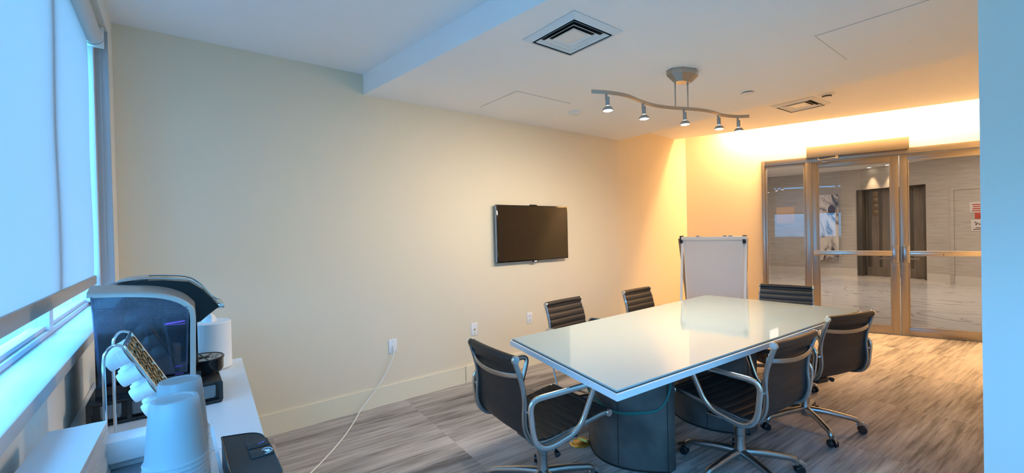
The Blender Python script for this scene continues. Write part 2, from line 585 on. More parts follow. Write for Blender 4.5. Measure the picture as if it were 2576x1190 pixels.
# ------------------------------------------------------------------ room shell
H_UP, H_SOF, H_ENT = 2.705, 2.541, 2.75
K0 = (4.45, 3.49); Q0 = (6.39, 3.68)
U = Vector((0.3010, -0.9536, 0)); W = Vector((0.9536, 0.3010, 0))     # along / through the door wall
DM = Matrix(((U.x, W.x, 0, Q0[0]), (U.y, W.y, 0, Q0[1]), (0, 0, 1, 0), (0, 0, 0, 1)))


def dpt(u, w, z): return DM @ Vector((u, w, z))


fl = MB()
e1 = dpt(-.3, .06, 0); e2 = dpt(3.9, .06, 0)
fl.prism([(-.5, 3.9), (e1.x, e1.y), (e2.x, e2.y), (6.9, -.5), (6.9, -2.8), (-.5, -2.8)], XY, -.12, 0)
struct(fl.build('floor', M_floor, smooth=False))

# TV wall (two slightly angled stretches)
w = MB()
w.prism([(-.55, 3.49), K0, (6.60, 3.70), (6.60, 4.0), (-.55, 4.0)], XY, 0, 3.1)
struct(w.build('wall_back', M_wall, smooth=False))
# window wall with openings
for nm, lo, hi in (('wall_left', (-.46, -2.8, 0), (-.258, 3.6, 1.030)), ('wall_left_head', (-.46, -2.8, 2.56), (-.258, 3.6, 3.1)),
                   ('wall_left_pier', (-.46, 3.24, 1.030), (-.258, 3.6, 2.56)), ('wall_left_rear', (-.46, -2.8, 1.030), (-.258, -2.4, 2.56))):
    w = MB(); w.box(lo, hi); struct(w.build(nm, M_wallw, smooth=False))
w = MB(); w.box((-.5, -2.95, 0), (2.9, -2.8, 3.1)); struct(w.build('wall_front', M_wallw, smooth=False))
# white partition end close to the camera
w = MB(); w.prism([(2.60, .213), (2.90, .213), (7.62, -.10), (7.62, -.30), (2.90, -.10), (2.90, -2.8), (2.60, -2.8)], XY, 0, 3.1)
struct(w.build('wall_right', M_wallw, smooth=False))

# door wall: plaster left of the frame and above it
w = MB()
w.box((-.25, 0, 0), (1.033, .12, 3.2), M=DM)
w.box((1.033, 0, 2.337), (3.95, .12, 3.2), M=DM)
w.box((3.52, 0, 0), (3.95, .12, 2.337), M=DM)
struct(w.build('wall_entry', M_wall, smooth=False))

# ceilings
c = MB(); c.box((-.5, -2.9, H_UP), (1.62, 3.95, H_UP + .1)); struct(c.build('ceiling', M_ceil, smooth=False))
c = MB()
c.prism([(1.227, 3.6), (2.03, -2.9), (4.25, -2.9), (4.30, .3), (4.50, 3.6)], XY, H_SOF, 3.1)
struct(c.build('ceiling_soffit', M_ceil, smooth=False))
c = MB()
c.prism([(4.2, 3.9), (6.06, 3.9), (6.021, 3.62), (7.013, .575), (7.30, -.31), (4.2, -.31)], XY, H_ENT, H_ENT + .05)
struct(c.build('ceiling_entry', M_ceil, smooth=False))
c = MB()
c.prism([(4.2, 4.0), (6.9, 4.0), (7.9, -.6), (4.2, -.6)], XY, 3.12, 3.2)
c.prism([(5.62, 3.9), (5.66, 3.9), (6.70, -.4), (6.66, -.4)], XY, H_ENT + .05, 3.12)
struct(c.build('ceiling_cove', M_ceil, smooth=False))

# baseboards
b = MB(); b.box((.242, 3.474, 0), (2.13, 3.49, .155)); struct(b.build('baseboard_back', M_base, smooth=False))
b = MB(); b.box((2.134, 3.468, 0), (4.45, 3.49, .158)); struct(b.build('baseboard_back_far', M_base, smooth=False))
b = MB(); b.prism([(4.45, 3.468), (6.37, 3.656), (6.37, 3.68), (4.45, 3.492)], XY, 0, .158); b.build('baseboard_niche', M_base, smooth=False)['kind'] = 'structure'
b = MB(); b.box((.02, -.015, 0), (1.03, 0, .155), M=DM); struct(b.build('baseboard_entry', M_base, smooth=False))

# ------------------------------------------------------------------ window
def window(n, y0, y1, mulls):
    f = MB()
    f.box((-.42, y0, 1.065), (-.360, y1, 1.084), .003)
    f.box((-.41, y0, 1.084), (-.371, y1, 1.101), .003)
    f.box((-.42, y0, 2.50), (-.360, y1, 2.56), .004)
    f.box((-.42, y0, 1.084), (-.335, y0 + .055, 2.50), .004)
    f.box((-.42, y1 - .055, 1.084), (-.310, y1, 2.50), .004)
    for my in mulls: f.box((-.42, my - .03, 1.084), (-.357, my + .03, 2.50), .004)
    o = struct(f.build('window_%d' % n, M_frame))
    ys = [y0 + .055] + list(mulls) + [y1 - .055]
    for a, b_ in zip(ys[:-1], ys[1:]):
        g = MB(); g.box((-.394, a + .031, 1.102), (-.388, b_ - .031, 2.499))
        p = g.build('pane', M_winglass, o, smooth=False)
    return o


window(1, .86, 3.238, [2.30])
window(2, -2.39, .80, [-.80])  # unseen second window, added to supply the blue daylight
m_ = MB(); m_.box((-.46, .80, 1.035), (-.30, .86, 2.56), .004); struct(m_.build('window_post', M_frame))
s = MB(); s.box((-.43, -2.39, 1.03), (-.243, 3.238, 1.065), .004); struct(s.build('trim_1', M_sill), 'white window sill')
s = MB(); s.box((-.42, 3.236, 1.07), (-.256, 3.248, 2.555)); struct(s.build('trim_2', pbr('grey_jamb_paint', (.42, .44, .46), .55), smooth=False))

# roller shade
sh = thing('roller_shade', 'translucent white roller shade pulled down over the window left of the coffee maker', 'window shade', (-.310, 1.9, 2.495))
def rel(o, root):
    o.parent = root; o.matrix_parent_inverse = root.matrix_basis.inverted(); return o
def world_part(mb, name, m, root, smooth=True, ang=35):
    o = mb.build(name, m, None, smooth, ang)
    bpy.context.view_layer.update()
    o.parent = root
    base = Matrix.LocRotScale(root.location, root.rotation_euler, root.scale)
    o.data.transform(base.inverted())
    return o


t = MB()
n = 60
pts = []
for k in range(n + 1):
    pts.append((-.330 + .002 * math.sin(k / n * PI * 3), 1.22 + (2.49 - 1.22) * k / n))
poly = pts + [(x - .0009, z) for x, z in reversed(pts)]
t.prism(poly, XZ, .93, 3.15)
world_part(t, 'shade_cloth', M_shade, sh)
t = MB(); t.cyl((-.310, .93, 2.495), (-.310, 3.15, 2.495), .038, seg=32); world_part(t, 'shade_roll', M_tube, sh)
t = MB(); t.box((-.338, .925, 1.178), (-.322, 3.165, 1.226), .003); world_part(t, 'hem_bar', M_hem, sh)
t = MB()
t.cyl((-.310, 3.152, 2.495), (-.310, 3.175, 2.495), .046, seg=32, bev=.003)
t.box((-.356, 3.176, 2.44), (-.266, 3.190, 2.553), .003)
br_ = world_part(t, 'bracket', M_brkt, sh)
t = MB()
for k in range(26):
    a = PI + k / 25 * PI
    p = Vector((-.310 + .044 * math.cos(a), 3.158, 2.495 + .044 * math.sin(a) - .004))
    t.lathe([(0, -.0035), (.003, -.002), (.0036, 0), (.003, .002), (0, .0035)], 8, Matrix.Translation(p))
for k in range(150):
    for xx in (-.287,):
        t.lathe([(0, -.0025), (.0022, 0), (0, .0025)], 5, Matrix.Translation((xx, 3.205, 2.44 - .0085 * k)))
t.tube([(-.287, 3.205, 2.47), (-.287, 3.205, 1.16)], .0009, 5)
world_part(t, 'bead_chain', M_hem, sh)

sh2 = thing('roller_shade', 'half lowered roller shade added out of view to cut daylight from the second window', 'window shade', (-.285, -.8, 2.42))  # unseen shade, added to limit direct daylight from the second window
t = MB(); t.box((-.3009, -2.30, 1.78), (-.300, .78, 2.42)); world_part(t, 'shade_cloth', M_shade, sh2, smooth=False)
t = MB(); t.cyl((-.285, -2.30, 2.42), (-.285, .78, 2.42), .036, seg=32); world_part(t, 'shade_roll', M_tube, sh2)
t = MB(); t.box((-.308, -2.30, 1.74), (-.292, .78, 1.785), .003); world_part(t, 'hem_bar', M_hem, sh2)
t = MB(); t.box((-.335, .782, 2.37), (-.248, .795, 2.56), .003); world_part(t, 'bracket', M_brkt, sh2)

# ------------------------------------------------------------------ entry doors and frame
f = MB()
def dbox(mb, u0, u1, w0, w1, z0, z1, bev=0.003): mb.box((u0, w0, z0), (u1, w1, z1), bev, DM)
dbox(f, 1.033, 1.075, -.03, .11, 0, 2.337)                      # left jamb
dbox(f, 1.075, 3.52, -.03, .11, 2.262, 2.337)                   # head
dbox(f, 1.555, 1.618, -.03, .11, 0, 2.262)                      # post between sidelight and door
dbox(f, 1.075, 1.555, -.02, .10, 0, .10)                        # sidelight sill
dbox(f, 3.43, 3.52, -.03, .11, 0, 2.262)
frame = struct(f.build('trim_3', M_steel), 'brushed steel door frame')
s = MB()
for a, b_, c0, c1 in ((1.076, 1.100, .101, 2.261), (1.532, 1.554, .101, 2.261)): dbox(s, a, b_, -.012, .05, c0, c1, .002)
dbox(s, 1.100, 1.532, -.012, .05, 2.238, 2.261, .002); dbox(s, 1.100, 1.532, -.012, .05, .101, .125, .002)
win3 = struct(s.build('window_3', M_steel), 'narrow glazed sidelight')
M_dgl = thin_glass('entry_door_glass', (0.80, 0.78, 0.76), 1.35)
g = MB(); dbox(g, 1.101, 1.531, .016, .022, .126, 2.237, 0); g.build('pane', M_dgl, win3, smooth=False)


def door(n, u0, u1, hinge_left):
    d = MB(); z0, z1 = .012, 2.252
    st = .072
    dbox(d, u0, u0 + st, -.005, .04, z0, z1); dbox(d, u1 - st, u1, -.005, .04, z0, z1)
    dbox(d, u0 + st, u1 - st, -.005, .04, z0, .105); dbox(d, u0 + st, u1 - st, -.005, .04, 2.185, z1)
    o = d.build('door_%d' % n, M_steel); struct(o)
    bd = MB(); q = .014
    dbox(bd, u0 + st, u0 + st + q, -.008, .03, .105, 2.185, .002); dbox(bd, u1 - st - q, u1 - st, -.008, .03, .105, 2.185, .002)
    dbox(bd, u0 + st + q, u1 - st - q, -.008, .03, .105, .105 + q, .002); dbox(bd, u0 + st + q, u1 - st - q, -.008, .03, 2.185 - q, 2.185, .002)
    bd.build('glazing_bead', M_steel, o)
    g = MB(); dbox(g, u0 + st + q, u1 - st - q, .014, .020, .105 + q, 2.185 - q, 0); g.build('pane', M_dgl, o, smooth=False)
    # push bar
    p = MB()
    a, b_ = (u0 + .012, u1 - .065) if hinge_left else (u0 + .065, u1 - .012)
    dbox(p, a, b_, -.062, -.006, 1.000, 1.052, .004)
    bar = p.build('push_bar', M_steelb, o)
    p = MB(); dbox(p, a, b_, -.070, -.030, 1.040, 1.062, .003); p.build('push_pad', M_steelb, bar)
    lc = MB(); uc = u1 - .045 if hinge_left else u0 + .045
    dbox(lc, uc - .032, uc + .032, -.075, -.006, .915, 1.125, .010)
    lc.build('latch_case', M_nickd, bar)
    sc = MB(); sc.cyl(dpt((a + b_) / 2 - .1, -.0635, 1.018), dpt((a + b_) / 2 - .1, -.0615, 1.018), .006, seg=10); sc.build('dogging_screw', M_groove, bar)
    # lever on the lobby side
    lv = MB(); sgn = -1 if hinge_left else 1
    lv.tube([dpt(uc, .04, .955), dpt(uc, .085, .955), dpt(uc + sgn * .03, .09, .955), dpt(uc + sgn * .14, .09, .952)], .009, 8)
    lv.build('lever_handle', M_nickd, o)
    return o


door(1, 1.622, 2.517, True)
door(2, 2.527, 3.425, False)

op = thing('door_operator', 'long brushed steel box above the left glass door with a thin closer arm', 'door closer', tuple(dpt(2.09, -.09, 2.31)))
t = MB(); dbox(t, 1.570, 2.605, -.115, -.032, 2.311, 2.456, .004); world_part(t, 'housing', pbr('satin_housing_steel', (0.27, 0.23, 0.18), .38, .45, bump=.05, bscale=200), op)
t = MB()
t.tube([dpt(1.70, -.075, 2.305), dpt(1.705, -.075, 2.285), dpt(1.735, -.082, 2.272)], .008, 8)
t.tube([dpt(1.735, -.082, 2.272), dpt(1.90, -.10, 2.285)], [.010, .014], 8)
t.cyl(dpt(1.90, -.10, 2.27), dpt(1.90, -.10, 2.311), .018, seg=14, bev=.003)
t.box((1.74, -.05, 2.242), (1.80, -.032, 2.258), .002, DM)
world_part(t, 'closer_arm', M_chrome, op)

t = MB(); dbox(t, 1.210, 1.420, .0235, .0245, 1.442, 1.668, 0)
nt = t.build('notice_sheet', M_paper, smooth=False); tag(nt, 'square blank white sheet stuck on the narrow sidelight glass', 'notice')
t = MB()
for a, b_, c0, c1 in ((1.206, 1.212, 1.438, 1.672), (1.418, 1.424, 1.438, 1.672)): dbox(t, a, b_, .0225, .025, c0, c1, 0)
dbox(t, 1.206, 1.424, .0225, .025, 1.438, 1.444, 0); dbox(t, 1.206, 1.424, .0225, .025, 1.666, 1.672, 0)
t.build('sheet_border', M_white, nt, smooth=False)

# ------------------------------------------------------------------ cove light over the entry wall
t = MB()
def lip(y): return 6.021 + (3.62 - y) * (7.013 - 6.021) / (3.62 - .575)
cove = thing('cove_light', 'warm light strip hidden in the ceiling slot over the entry doors', 'light', (6.55, 1.7, 2.95))
t.tube([(lip(3.25) + .02, 3.25, 2.935), (lip(.1) + .02, .1, 2.935)], .015, 8)
world_part(t, 'led_strip', M_cove, cove)
t = MB(); t.tube([(lip(3.5) - .03, 3.5, 2.975), (lip(0) - .03, 0, 2.975)], .02, 8, flat=(.012, .05), up=(0, 0, 1)); world_part(t, 'strip_channel', M_trim, cove)
ldir = Vector((lip(.1) - lip(3.1), .1 - 3.1, 0)).normalized()
COVE_COL = (1.0, 0.59, 0.25)
area('cove_lamp', (lip(1.6) + .12, 1.6, 2.93), (.10, .03, -1.0), 3.0, .05, 70, COVE_COL, up=ldir)
area('cove_lamp', (lip(1.6) + .20, 1.6, 2.94), (.0, .0, -1.0), 3.0, .26, 60, COVE_COL, up=ldir)

# ------------------------------------------------------------------ lobby beyond the doors
lf = MB()
p0 = dpt(-.35, .06, 0); p1 = dpt(3.9, .06, 0)
lf.prism([(p0.x, p0.y), (p1.x, p1.y), (8.2, -1.2), (15.5, -1.2), (15.5, 6.6), (7.0, 6.6)], XY, -.12, .002)
struct(lf.build('floor_lobby', M_marble, smooth=False))
HL = 2.90
lc_ = MB(); lc_.prism([(6.6, 4.2), (7.65, -.3), (8.2, -1.4), (15.8, -1.4), (15.8, 6.8), (6.8, 6.8)], XY, HL, HL + .1)
struct(lc_.build('ceiling_lobby', M_ceil, smooth=False))


def wallseg(mb, a, b, th, z0, z1):
    a = Vector((*a, 0)); b = Vector((*b, 0)); d = (b - a).normalized(); nn = Vector((-d.y, d.x, 0)) * th
    mb.prism([(a.x, a.y), (b.x, b.y), ((b + nn).x, (b + nn).y), ((a + nn).x, (a + nn).y)], XY, z0, z1)


PA, PB = (14.77, 3.434), (14.21, 2.055)
w = MB()
wallseg(w, (14.25, 5.9), PA, .15, 0, HL + .05)
wallseg(w, PB, (12.4, -.9), .15, 0, HL + .05)
wallseg(w, PA, PB, .15, 2.34, HL + .05)
wallseg(w, (15.35, 3.7), (15.05, 1.7), .1, 0, HL + .05)
wallseg(w, (14.80, 3.55), (15.4, 3.70), .08, 0, HL + .05)
wallseg(w, (15.1, 1.75), (14.25, 2.0), .06, 0, HL + .05)
wallseg(w, (6.5, 4.0), (14.25, 5.9), .15, 0, HL + .05)
wallseg(w, (12.4, -.9), (7.5, -.9), .15, 0, HL + .05)
wallseg(w, (7.5, -.9), (7.42, .2), .15, 0, HL + .05)
struct(w.build('wall_lobby', M_wallp, smooth=False))
b = MB()
wallseg(b, (14.235, 5.88), (14.755, 3.43), .02, 0, .20)
wallseg(b, (14.20, 2.05), (12.4, -.88), .02, 0, .20)
struct(b.build('baseboard_lobby', M_lobtrim, smooth=False))
dd = thing('recessed_door', 'dark wood double door recessed in the far lobby wall', 'door', (14.85, 2.8, 0))
d0 = Vector((14.93, 3.37, 0)); d1 = Vector((14.78, 2.10, 0)); dv = (d1 - d0).normalized(); dn = Vector((dv.y, -dv.x, 0))
LM = Matrix(((dv.x, dn.x, 0, d0.x), (dv.y, dn.y, 0, d0.y), (0, 0, 1, 0), (0, 0, 0, 1)))
if (LM.to_3x3() @ Vector((0, 1, 0))).x > 0: LM = Matrix(((dv.x, -dn.x, 0, d0.x), (dv.y, -dn.y, 0, d0.y), (0, 0, 1, 0), (0, 0, 0, 1)))
Ld = (d1 - d0).length
for k in range(2):
    t = MB(); a = k * Ld / 2
    t.box((a + .01, -.04, 0.01), (a + Ld / 2 - .005, 0, 2.33), .004, LM)
    lf_ = world_part(t, 'door_leaf', M_dwood, dd)
    t = MB()
    t.box((a + .04, 0, .25), (a + .14, .008, 2.30), .002, LM)
    t.box((a + .30, 0, .25), (a + .36, .008, 2.30), .002, LM)
    x = world_part(t, 'dark_strip', M_dwood2, dd)
    t = MB()
    for q in range(4): t.box((a + .16, 0, 1.62 + q * .17), (a + .28, .012, 1.77 + q * .17), .003, LM)
    world_part(t, 'bronze_panel', M_dglass, dd)
t = MB(); t.box((-.12, -.05, 0), (0, .22, 2.34), .004, LM); t.box((Ld, -.05, 0), (Ld + .12, .30, 2.34), .004, LM); t.box((-.1, -.05, 2.335), (Ld + .1, .1, 2.42), .004, LM)
world_part(t, 'door_frame', M_dwood2, dd)
# artwork on the left lobby wall
ar = thing('canvas_painting', 'tall abstract painting in greys and cream on the far lobby wall', 'painting', (14.5, 4.1, .42))
a0 = Vector((14.46, 4.36, 0)); a1 = Vector((14.565, 3.88, 0)); av = (a1 - a0).normalized(); an_ = Vector((av.y, -av.x, 0))
if an_.x > 0: an_ = -an_
AM = Matrix(((av.x, an_.x, 0, a0.x), (av.y, an_.y, 0, a0.y), (0, 0, 1, 0), (0, 0, 0, 1)))
t = MB(); t.box((0, .01, .42), (.49, .045, 2.26), .004, AM); world_part(t, 'canvas', M_art, ar)
t = MB()
t.lathe([(0, 0), (.07, 0), (.085, .003), (.07, .006), (0, .006)], 20, AM @ Matrix.Translation((.34, .046, 1.82)) @ Matrix.Rotation(-PI / 2, 4, 'X') @ Matrix.Scale(1.7, 4, (0, 1, 0)))
world_part(t, 'dark_brush_blot', M_ink, ar)
# notices on the right lobby wall
n0 = Vector((14.21, 2.055, 0)); nv = (Vector((12.4, -.9, 0)) - n0).normalized(); nn_ = Vector((nv.y, -nv.x, 0))
if nn_.x > 0: nn_ = -nn_
NM = Matrix(((nv.x, nn_.x, 0, n0.x), (nv.y, nn_.y, 0, n0.y), (0, 0, 1, 0), (0, 0, 0, 1)))
def lobby_sign(name, label, u0, u1, z0, z1, m, lines=(), mi=None):
    r = thing(name, label, 'sign', tuple(NM @ Vector(((u0 + u1) / 2, .01, z0))))
    t = MB(); t.box((u0, .002, z0), (u1, .012, z1), .002, NM); world_part(t, 'sign_plate', m, r)
    if lines:
        t = MB()
        for (a, b_, c0, c1) in lines: t.box((u0 + a, .0122, z0 + c0), (u0 + b_, .0135, z0 + c1), 0, NM)
        world_part(t, 'printed_lines', mi or M_ink, r, smooth=False)
    return r
lobby_sign('notice_board_sign', 'white notice with rows of red print on the right lobby wall', .905, 1.28, 1.60, 1.83, M_signp,
           [(.05 + .01 * (q % 3), .33 - .02 * (q % 2), .03 + q * .045, .052 + q * .045) for q in range(4)], M_red)
lobby_sign('red_sign', 'small red square sign below the notice on the lobby wall', 1.00, 1.11, 1.47, 1.60, M_red)
lobby_sign('stairs_sign', 'white stairs pictogram sign with print under it on lobby wall', .93, 1.28, 1.20, 1.45, M_signp,
           [(.06, .10, .18, .20), (.10, .14, .16, .18), (.14, .18, .14, .16), (.18, .22, .16, .18), (.22, .26, .18, .205), (.08, .11, .13, .16), (.04, .31, .03, .045), (.08, .27, .065, .08)])
pn = MB(); pn.box((.52, .001, 0), (.60, .02, 2.2), .003, NM); pn.box((.60, .001, 2.12), (1.7, .02, 2.2), .003, NM)
struct(pn.build('trim_4', M_wallp), 'wallpapered panel moulding')
# lobby lights
def downlight(x, y, z, label, power, ang, group=None):
    r = thing('downlight', label, 'ceiling light', (x, y, z), 0, group)
    t = MB(); t.lathe([(.04, -.002), (.055, -.004), (.062, 0), (.04, 0)], 20); t.build('trim_ring', M_white, r)
    t = MB(); t.lathe([(0, -.0015), (.04, -.0015)], 20); t.build('lamp_face', emit('lobby_lamp', (1, .85, .65), 14), r)
    d = bpy.data.lights.new('downlight_beam', 'SPOT'); d.energy = power; d.spot_size = math.radians(ang); d.spot_blend = .5; d.color = (1.0, .72, .42); d.shadow_soft_size = .03
    o = bpy.data.objects.new('downlight_beam', d); C.objects.link(o); o.location = (x, y, z - .02)
    return r
downlight(14.54, 3.19, HL, 'lobby downlight left of two above the dark double door', 60, 50)
downlight(14.38, 2.785, HL, 'lobby downlight right of two above the dark double door', 60, 50)
def lobby_lamp(x, y, label):
    r = thing('ceiling_lamp', label, 'ceiling light', (x, y, HL))
    t = MB(); t.box((-.14, -.10, -.012), (.14, .10, 0), .004); t.build('lamp_rim', M_white, r)
    t = MB(); t.box((-.12, -.08, -.014), (.12, .08, -.0121)); t.build('lamp_lens', emit('lobby_panel', (1, .88, .74), 5), r, smooth=False)
    return r
lobby_lamp(12.6, 3.0, 'flat ceiling lamp in the lobby, seen at top left of the door glass')
lobby_lamp(12.2, 2.05, 'flat ceiling lamp in the lobby, seen at top right of the door glass')
area('lobby_fill_light', (11.0, 2.4, 2.86), (0, 0, -1), 5.0, 4.0, 95, (1.0, .88, .76))  # added fill light for the lobby, a source without a fixture

# ------------------------------------------------------------------ television
tv = thing('television', 'black flat television on the cream wall', 'television', (2.985, 3.47, 1.39))
tv.scale = (.955, 1, .965)
t = MB(); t.box((-.512, -.045, -.298), (.512, -.010, .298), .004); t.build('bezel', M_blackgl, tv)
t = MB(); t.box((-.500, -.0462, -.284), (.500, -.0452, .286)); t.build('screen', M_screen, tv, smooth=False)
t = MB(); t.box((-.05, -.040, .298), (.05, -.020, .309), .004); t.build('sensor_bump', M_blackgl, tv)
t = MB(); t.box((-.035, -.046, -.312), (.045, -.030, -.298), .004); lg = t.build('badge_tab', M_blackgl, tv)
t = MB(); t.box((-.018, -.0475, -.309), (.025, -.0461, -.300), .001); t.build('badge', M_white, lg)
t = MB(); t.box((-.2, -.010, -.15), (.2, .020, .15), .003); t.build('wall_mount', M_blackmt, tv)
t = MB(); t.box((-.5125, -.04, -.29), (-.512, -.013, .29)); t.build('side_trim', pbr('tv_side_silver', (.30, .36, .44), .6, .3), tv, smooth=False)

# ------------------------------------------------------------------ wall plates
def plate(name, label, x, z, kind):
    r = thing(name, label, 'wall outlet', (x, 3.49, z))
    t = MB(); t.box((-.036, -.006, -.058), (.036, 0, .058), .003); t.build('cover_plate', M_white, r)
    if kind == 'duplex':
        for s_ in (-1, 1):
            t = MB(); t.box((-.017, -.009, -.017 + s_ * .021), (.017, -.0055, .017 + s_ * .021), .004); k = t.build('socket', M_white, r)
            t = MB()
            t.box((-.009, -.0095, s_ * .021 - .002), (-.006, -.0088, s_ * .021 + .009)); t.box((.006, -.0095, s_ * .021 - .002), (.009, -.0088, s_ * .021 + .009))
            t.cyl((0, -.0088, s_ * .021 - .009), (0, -.0095, s_ * .021 - .009), .003, seg=8); t.build('slots', M_groove, k)
    else:
        t = MB(); t.cyl((0, -.006, 0), (0, -.014, 0), .0065, seg=12); t.build('jack', M_brass if kind == 'coax' else M_white, r)
        for s_ in (-1, 1):
            t = MB(); t.cyl((0, -.0058, .042 * s_), (0, -.0072, .042 * s_), .003, seg=8); t.build('screw', M_nickd, r)
    return r
plate('wall_outlet', 'white wall plate with the white cable plugged in', 1.433, .473, 'cable')
plate('wall_outlet', 'white coax wall plate above the nearest chair back', 2.247, .486, 'coax')
plate('wall_outlet', 'white duplex outlet under the television, left of a grey chair', 2.941, .497, 'duplex')
t = MB()
cp = bez([(1.433, 3.476, .470), (1.431, 3.455, .440), (1.40, 3.44, .36), (1.33, 3.43, .25), (1.23, 3.42, .14), (1.12, 3.38, .055), (1.04, 3.30, .012), (.90, 3.10, .006), (.72, 2.88, .006), (.52, 2.66, .006), (.40, 2.45, .006), (.34, 2.25, .006), (.30, 2.0, .006)], 8)
t.tube(cp, .0048, 8)
tag(t.build('power_cable', M_cablew), 'white cable running from the wall plate down over the carpet to the white cabinet', 'cable')

# ------------------------------------------------------------------ ceiling fittings
def diffuser(label, x, y, z, sx, sy, rz=0.0):
    r = thing('air_vent', label, 'air vent', (x, y, z), rz)
    t = MB()
    def ring(o0, i0, z0, z1):
        A = [(-o0[0], -o0[1]), (o0[0], -o0[1]), (o0[0], o0[1]), (-o0[0], o0[1])]; B = [(-i0[0], -i0[1]), (i0[0], -i0[1]), (i0[0], i0[1]), (-i0[0], i0[1])]
        th = .002
        P = [(*p, z0) for p in A] + [(*p, z1) for p in B] + [(*p, z0 + th) for p in A] + [(*p, z1 + th) for p in B]
        F = []
        for k in range(4):
            j = (k + 1) % 4
            F += [(k, j, 4 + j, 4 + k), (8 + k, 12 + k, 12 + j, 8 + j), (k, 8 + k, 8 + j, j), (4 + k, 4 + j, 12 + j, 12 + k)]
        t._faces([Vector(p) for p in P], F)
    hx, hy = sx / 2, sy / 2
    # flange slopes down away from the ceiling then louvres step back up
    ring((hx, hy), (hx - .035, hy - .035), -.004, -.024)
    t.build('flange', M_vent, r, smooth=False)
    for k in range(3):
        t = MB(); o_ = .054 + k * .034
        ring((hx - o_, hy - o_), (hx - o_ - .022, hy - o_ - .022), -.021 + .003 * k, -.005)
        t.build('louvre', M_vent, r, smooth=False)
    t = MB(); t.box((-hx + .142, -hy + .142, -.010), (hx - .142, hy - .142, -.006)); t.build('centre_plate', M_vent, r, smooth=False)
    t = MB(); t.box((-hx + .012, -hy + .012, -.0018), (hx - .012, hy - .012, -.0005)); t.build('duct_shadow_plate', M_ventdark, r, smooth=False)  # black plate paints the shadow inside the vent; no hole is cut
    return r
diffuser('large white square air vent on the dropped ceiling, nearest the camera', 1.858, 1.764, H_SOF, .40, .42)
diffuser('smaller white air vent on the far warm-lit ceiling near the doors', 5.53, 1.81, H_ENT, .46, .42, math.radians(-3))

def panel(label, pts, z):
    t = MB(); t.prism(pts, XY, z - .0022, z)
    return tag(t.build('access_panel', M_ceil, smooth=False), label, 'access panel')
def panel_thing(label, x0, y0, x1, y1, z):
    r = thing('access_panel', label, 'access panel', ((x0 + x1) / 2, (y0 + y1) / 2, z))
    hx, hy = (x1 - x0) / 2, (y1 - y0) / 2
    t = MB(); t.box((-hx, -hy, -.003), (hx, hy, -.0005), .001); t.build('panel_face', M_ceil, r, smooth=False)
    t = MB(); g = .004
    for a in ((-hx - g, -hy - g, hx + g, -hy), (-hx - g, hy, hx + g, hy + g), (-hx - g, -hy, -hx, hy), (hx, -hy, hx + g, hy)): t.box((a[0], a[1], -.0012), (a[2], a[3], -.0004))
    t.build('panel_gap', pbr('gap_shadow_paint', (.38, .33, .28), .8), r, smooth=False)
    for (a, b_) in ((-hx * .5, hy - .04), (hx * .5, hy - .04), (hx - .04, 0)):
        t = MB(); t.cyl((a, b_, -.0028), (a, b_, -.0048), .006, seg=8); t.build('catch', M_vent, r)
    return r
panel_thing('flush ceiling access panel beside the TV wall, left of the smoke detector', 2.215, 2.72, 2.82, 3.24, H_SOF)
panel_thing('flush ceiling access panel at the upper right, ahead of the doors', 3.075, .26, 3.69, .918, H_SOF)

r = thing('smoke_detector', 'round white smoke detector on the dropped ceiling by the TV wall', 'smoke detector', (3.065, 2.888, H_SOF))
t = MB(); t.lathe([(0, -.030), (.035, -.030), (.05, -.024), (.058, -.012), (.064, -.006), (.064, 0), (0, 0)], 28); t.build('detector_body', M_vent, r)
t = MB(); t.lathe([(0, -.034), (.018, -.033), (.020, -.0295), (0, -.0295)], 18); t.build('sensor_cap', M_white, r)
r = thing('smoke_detector', 'smoke detector with a dark slot on the warm-lit ceiling beyond the vent', 'smoke detector', (5.32, 1.50, H_ENT))
t = MB(); t.lathe([(0, -.022), (.04, -.022), (.060, -.012), (.075, -.010), (.08, 0), (0, 0)], 28); t.build('detector_body', M_vent, r)
t = MB(); t.lathe([(.036, -.034), (.040, -.034), (.042, -.0222), (.036, -.0222)], 28, closed=True); t.build('detector_slot', M_smoked, r)
t = MB(); t.lathe([(0, -.042), (.028, -.041), (.038, -.034), (0, -.034)], 24); t.build('sensor_cap', M_vent, r)
r = thing('concealed_sprinkler', 'flat white round sprinkler cap right of the track light', 'sprinkler cap', (3.868, 1.653, H_SOF))
t = MB(); t.lathe([(0, -.012), (.046, -.012), (.048, -.009), (.048, -.007), (0, -.007)], 28); t.build('cap_plate', M_vent, r)
t = MB(); t.lathe([(0, -.0072), (.040, -.0072), (.040, 0), (0, 0)], 24); t.build('cap_ring', M_smoked, r)

# ------------------------------------------------------------------ track light
tr = thing('track_light', 'wavy brushed nickel track light with five lit heads above the table', 'track light', (2.93, 1.70, H_SOF))
barp = [(2.151, 1.88), (2.266, 1.830), (2.42, 1.806), (2.60, 1.828), (2.78, 1.832), (2.94, 1.795), (3.135, 1.717), (3.305, 1.682), (3.467, 1.684), (3.615, 1.643), (3.704, 1.575)]
BZ = -.03; BK = .967
bl = bez([(x * BK, y * BK, 2.30 + BZ) for x, y in barp], 6)
t = MB(); t.tube(bl, 1, 12, flat=(.0125, .004), up=(0, 0, 1)); world_part(t, 'track_bar', M_nickel, tr, ang=50)
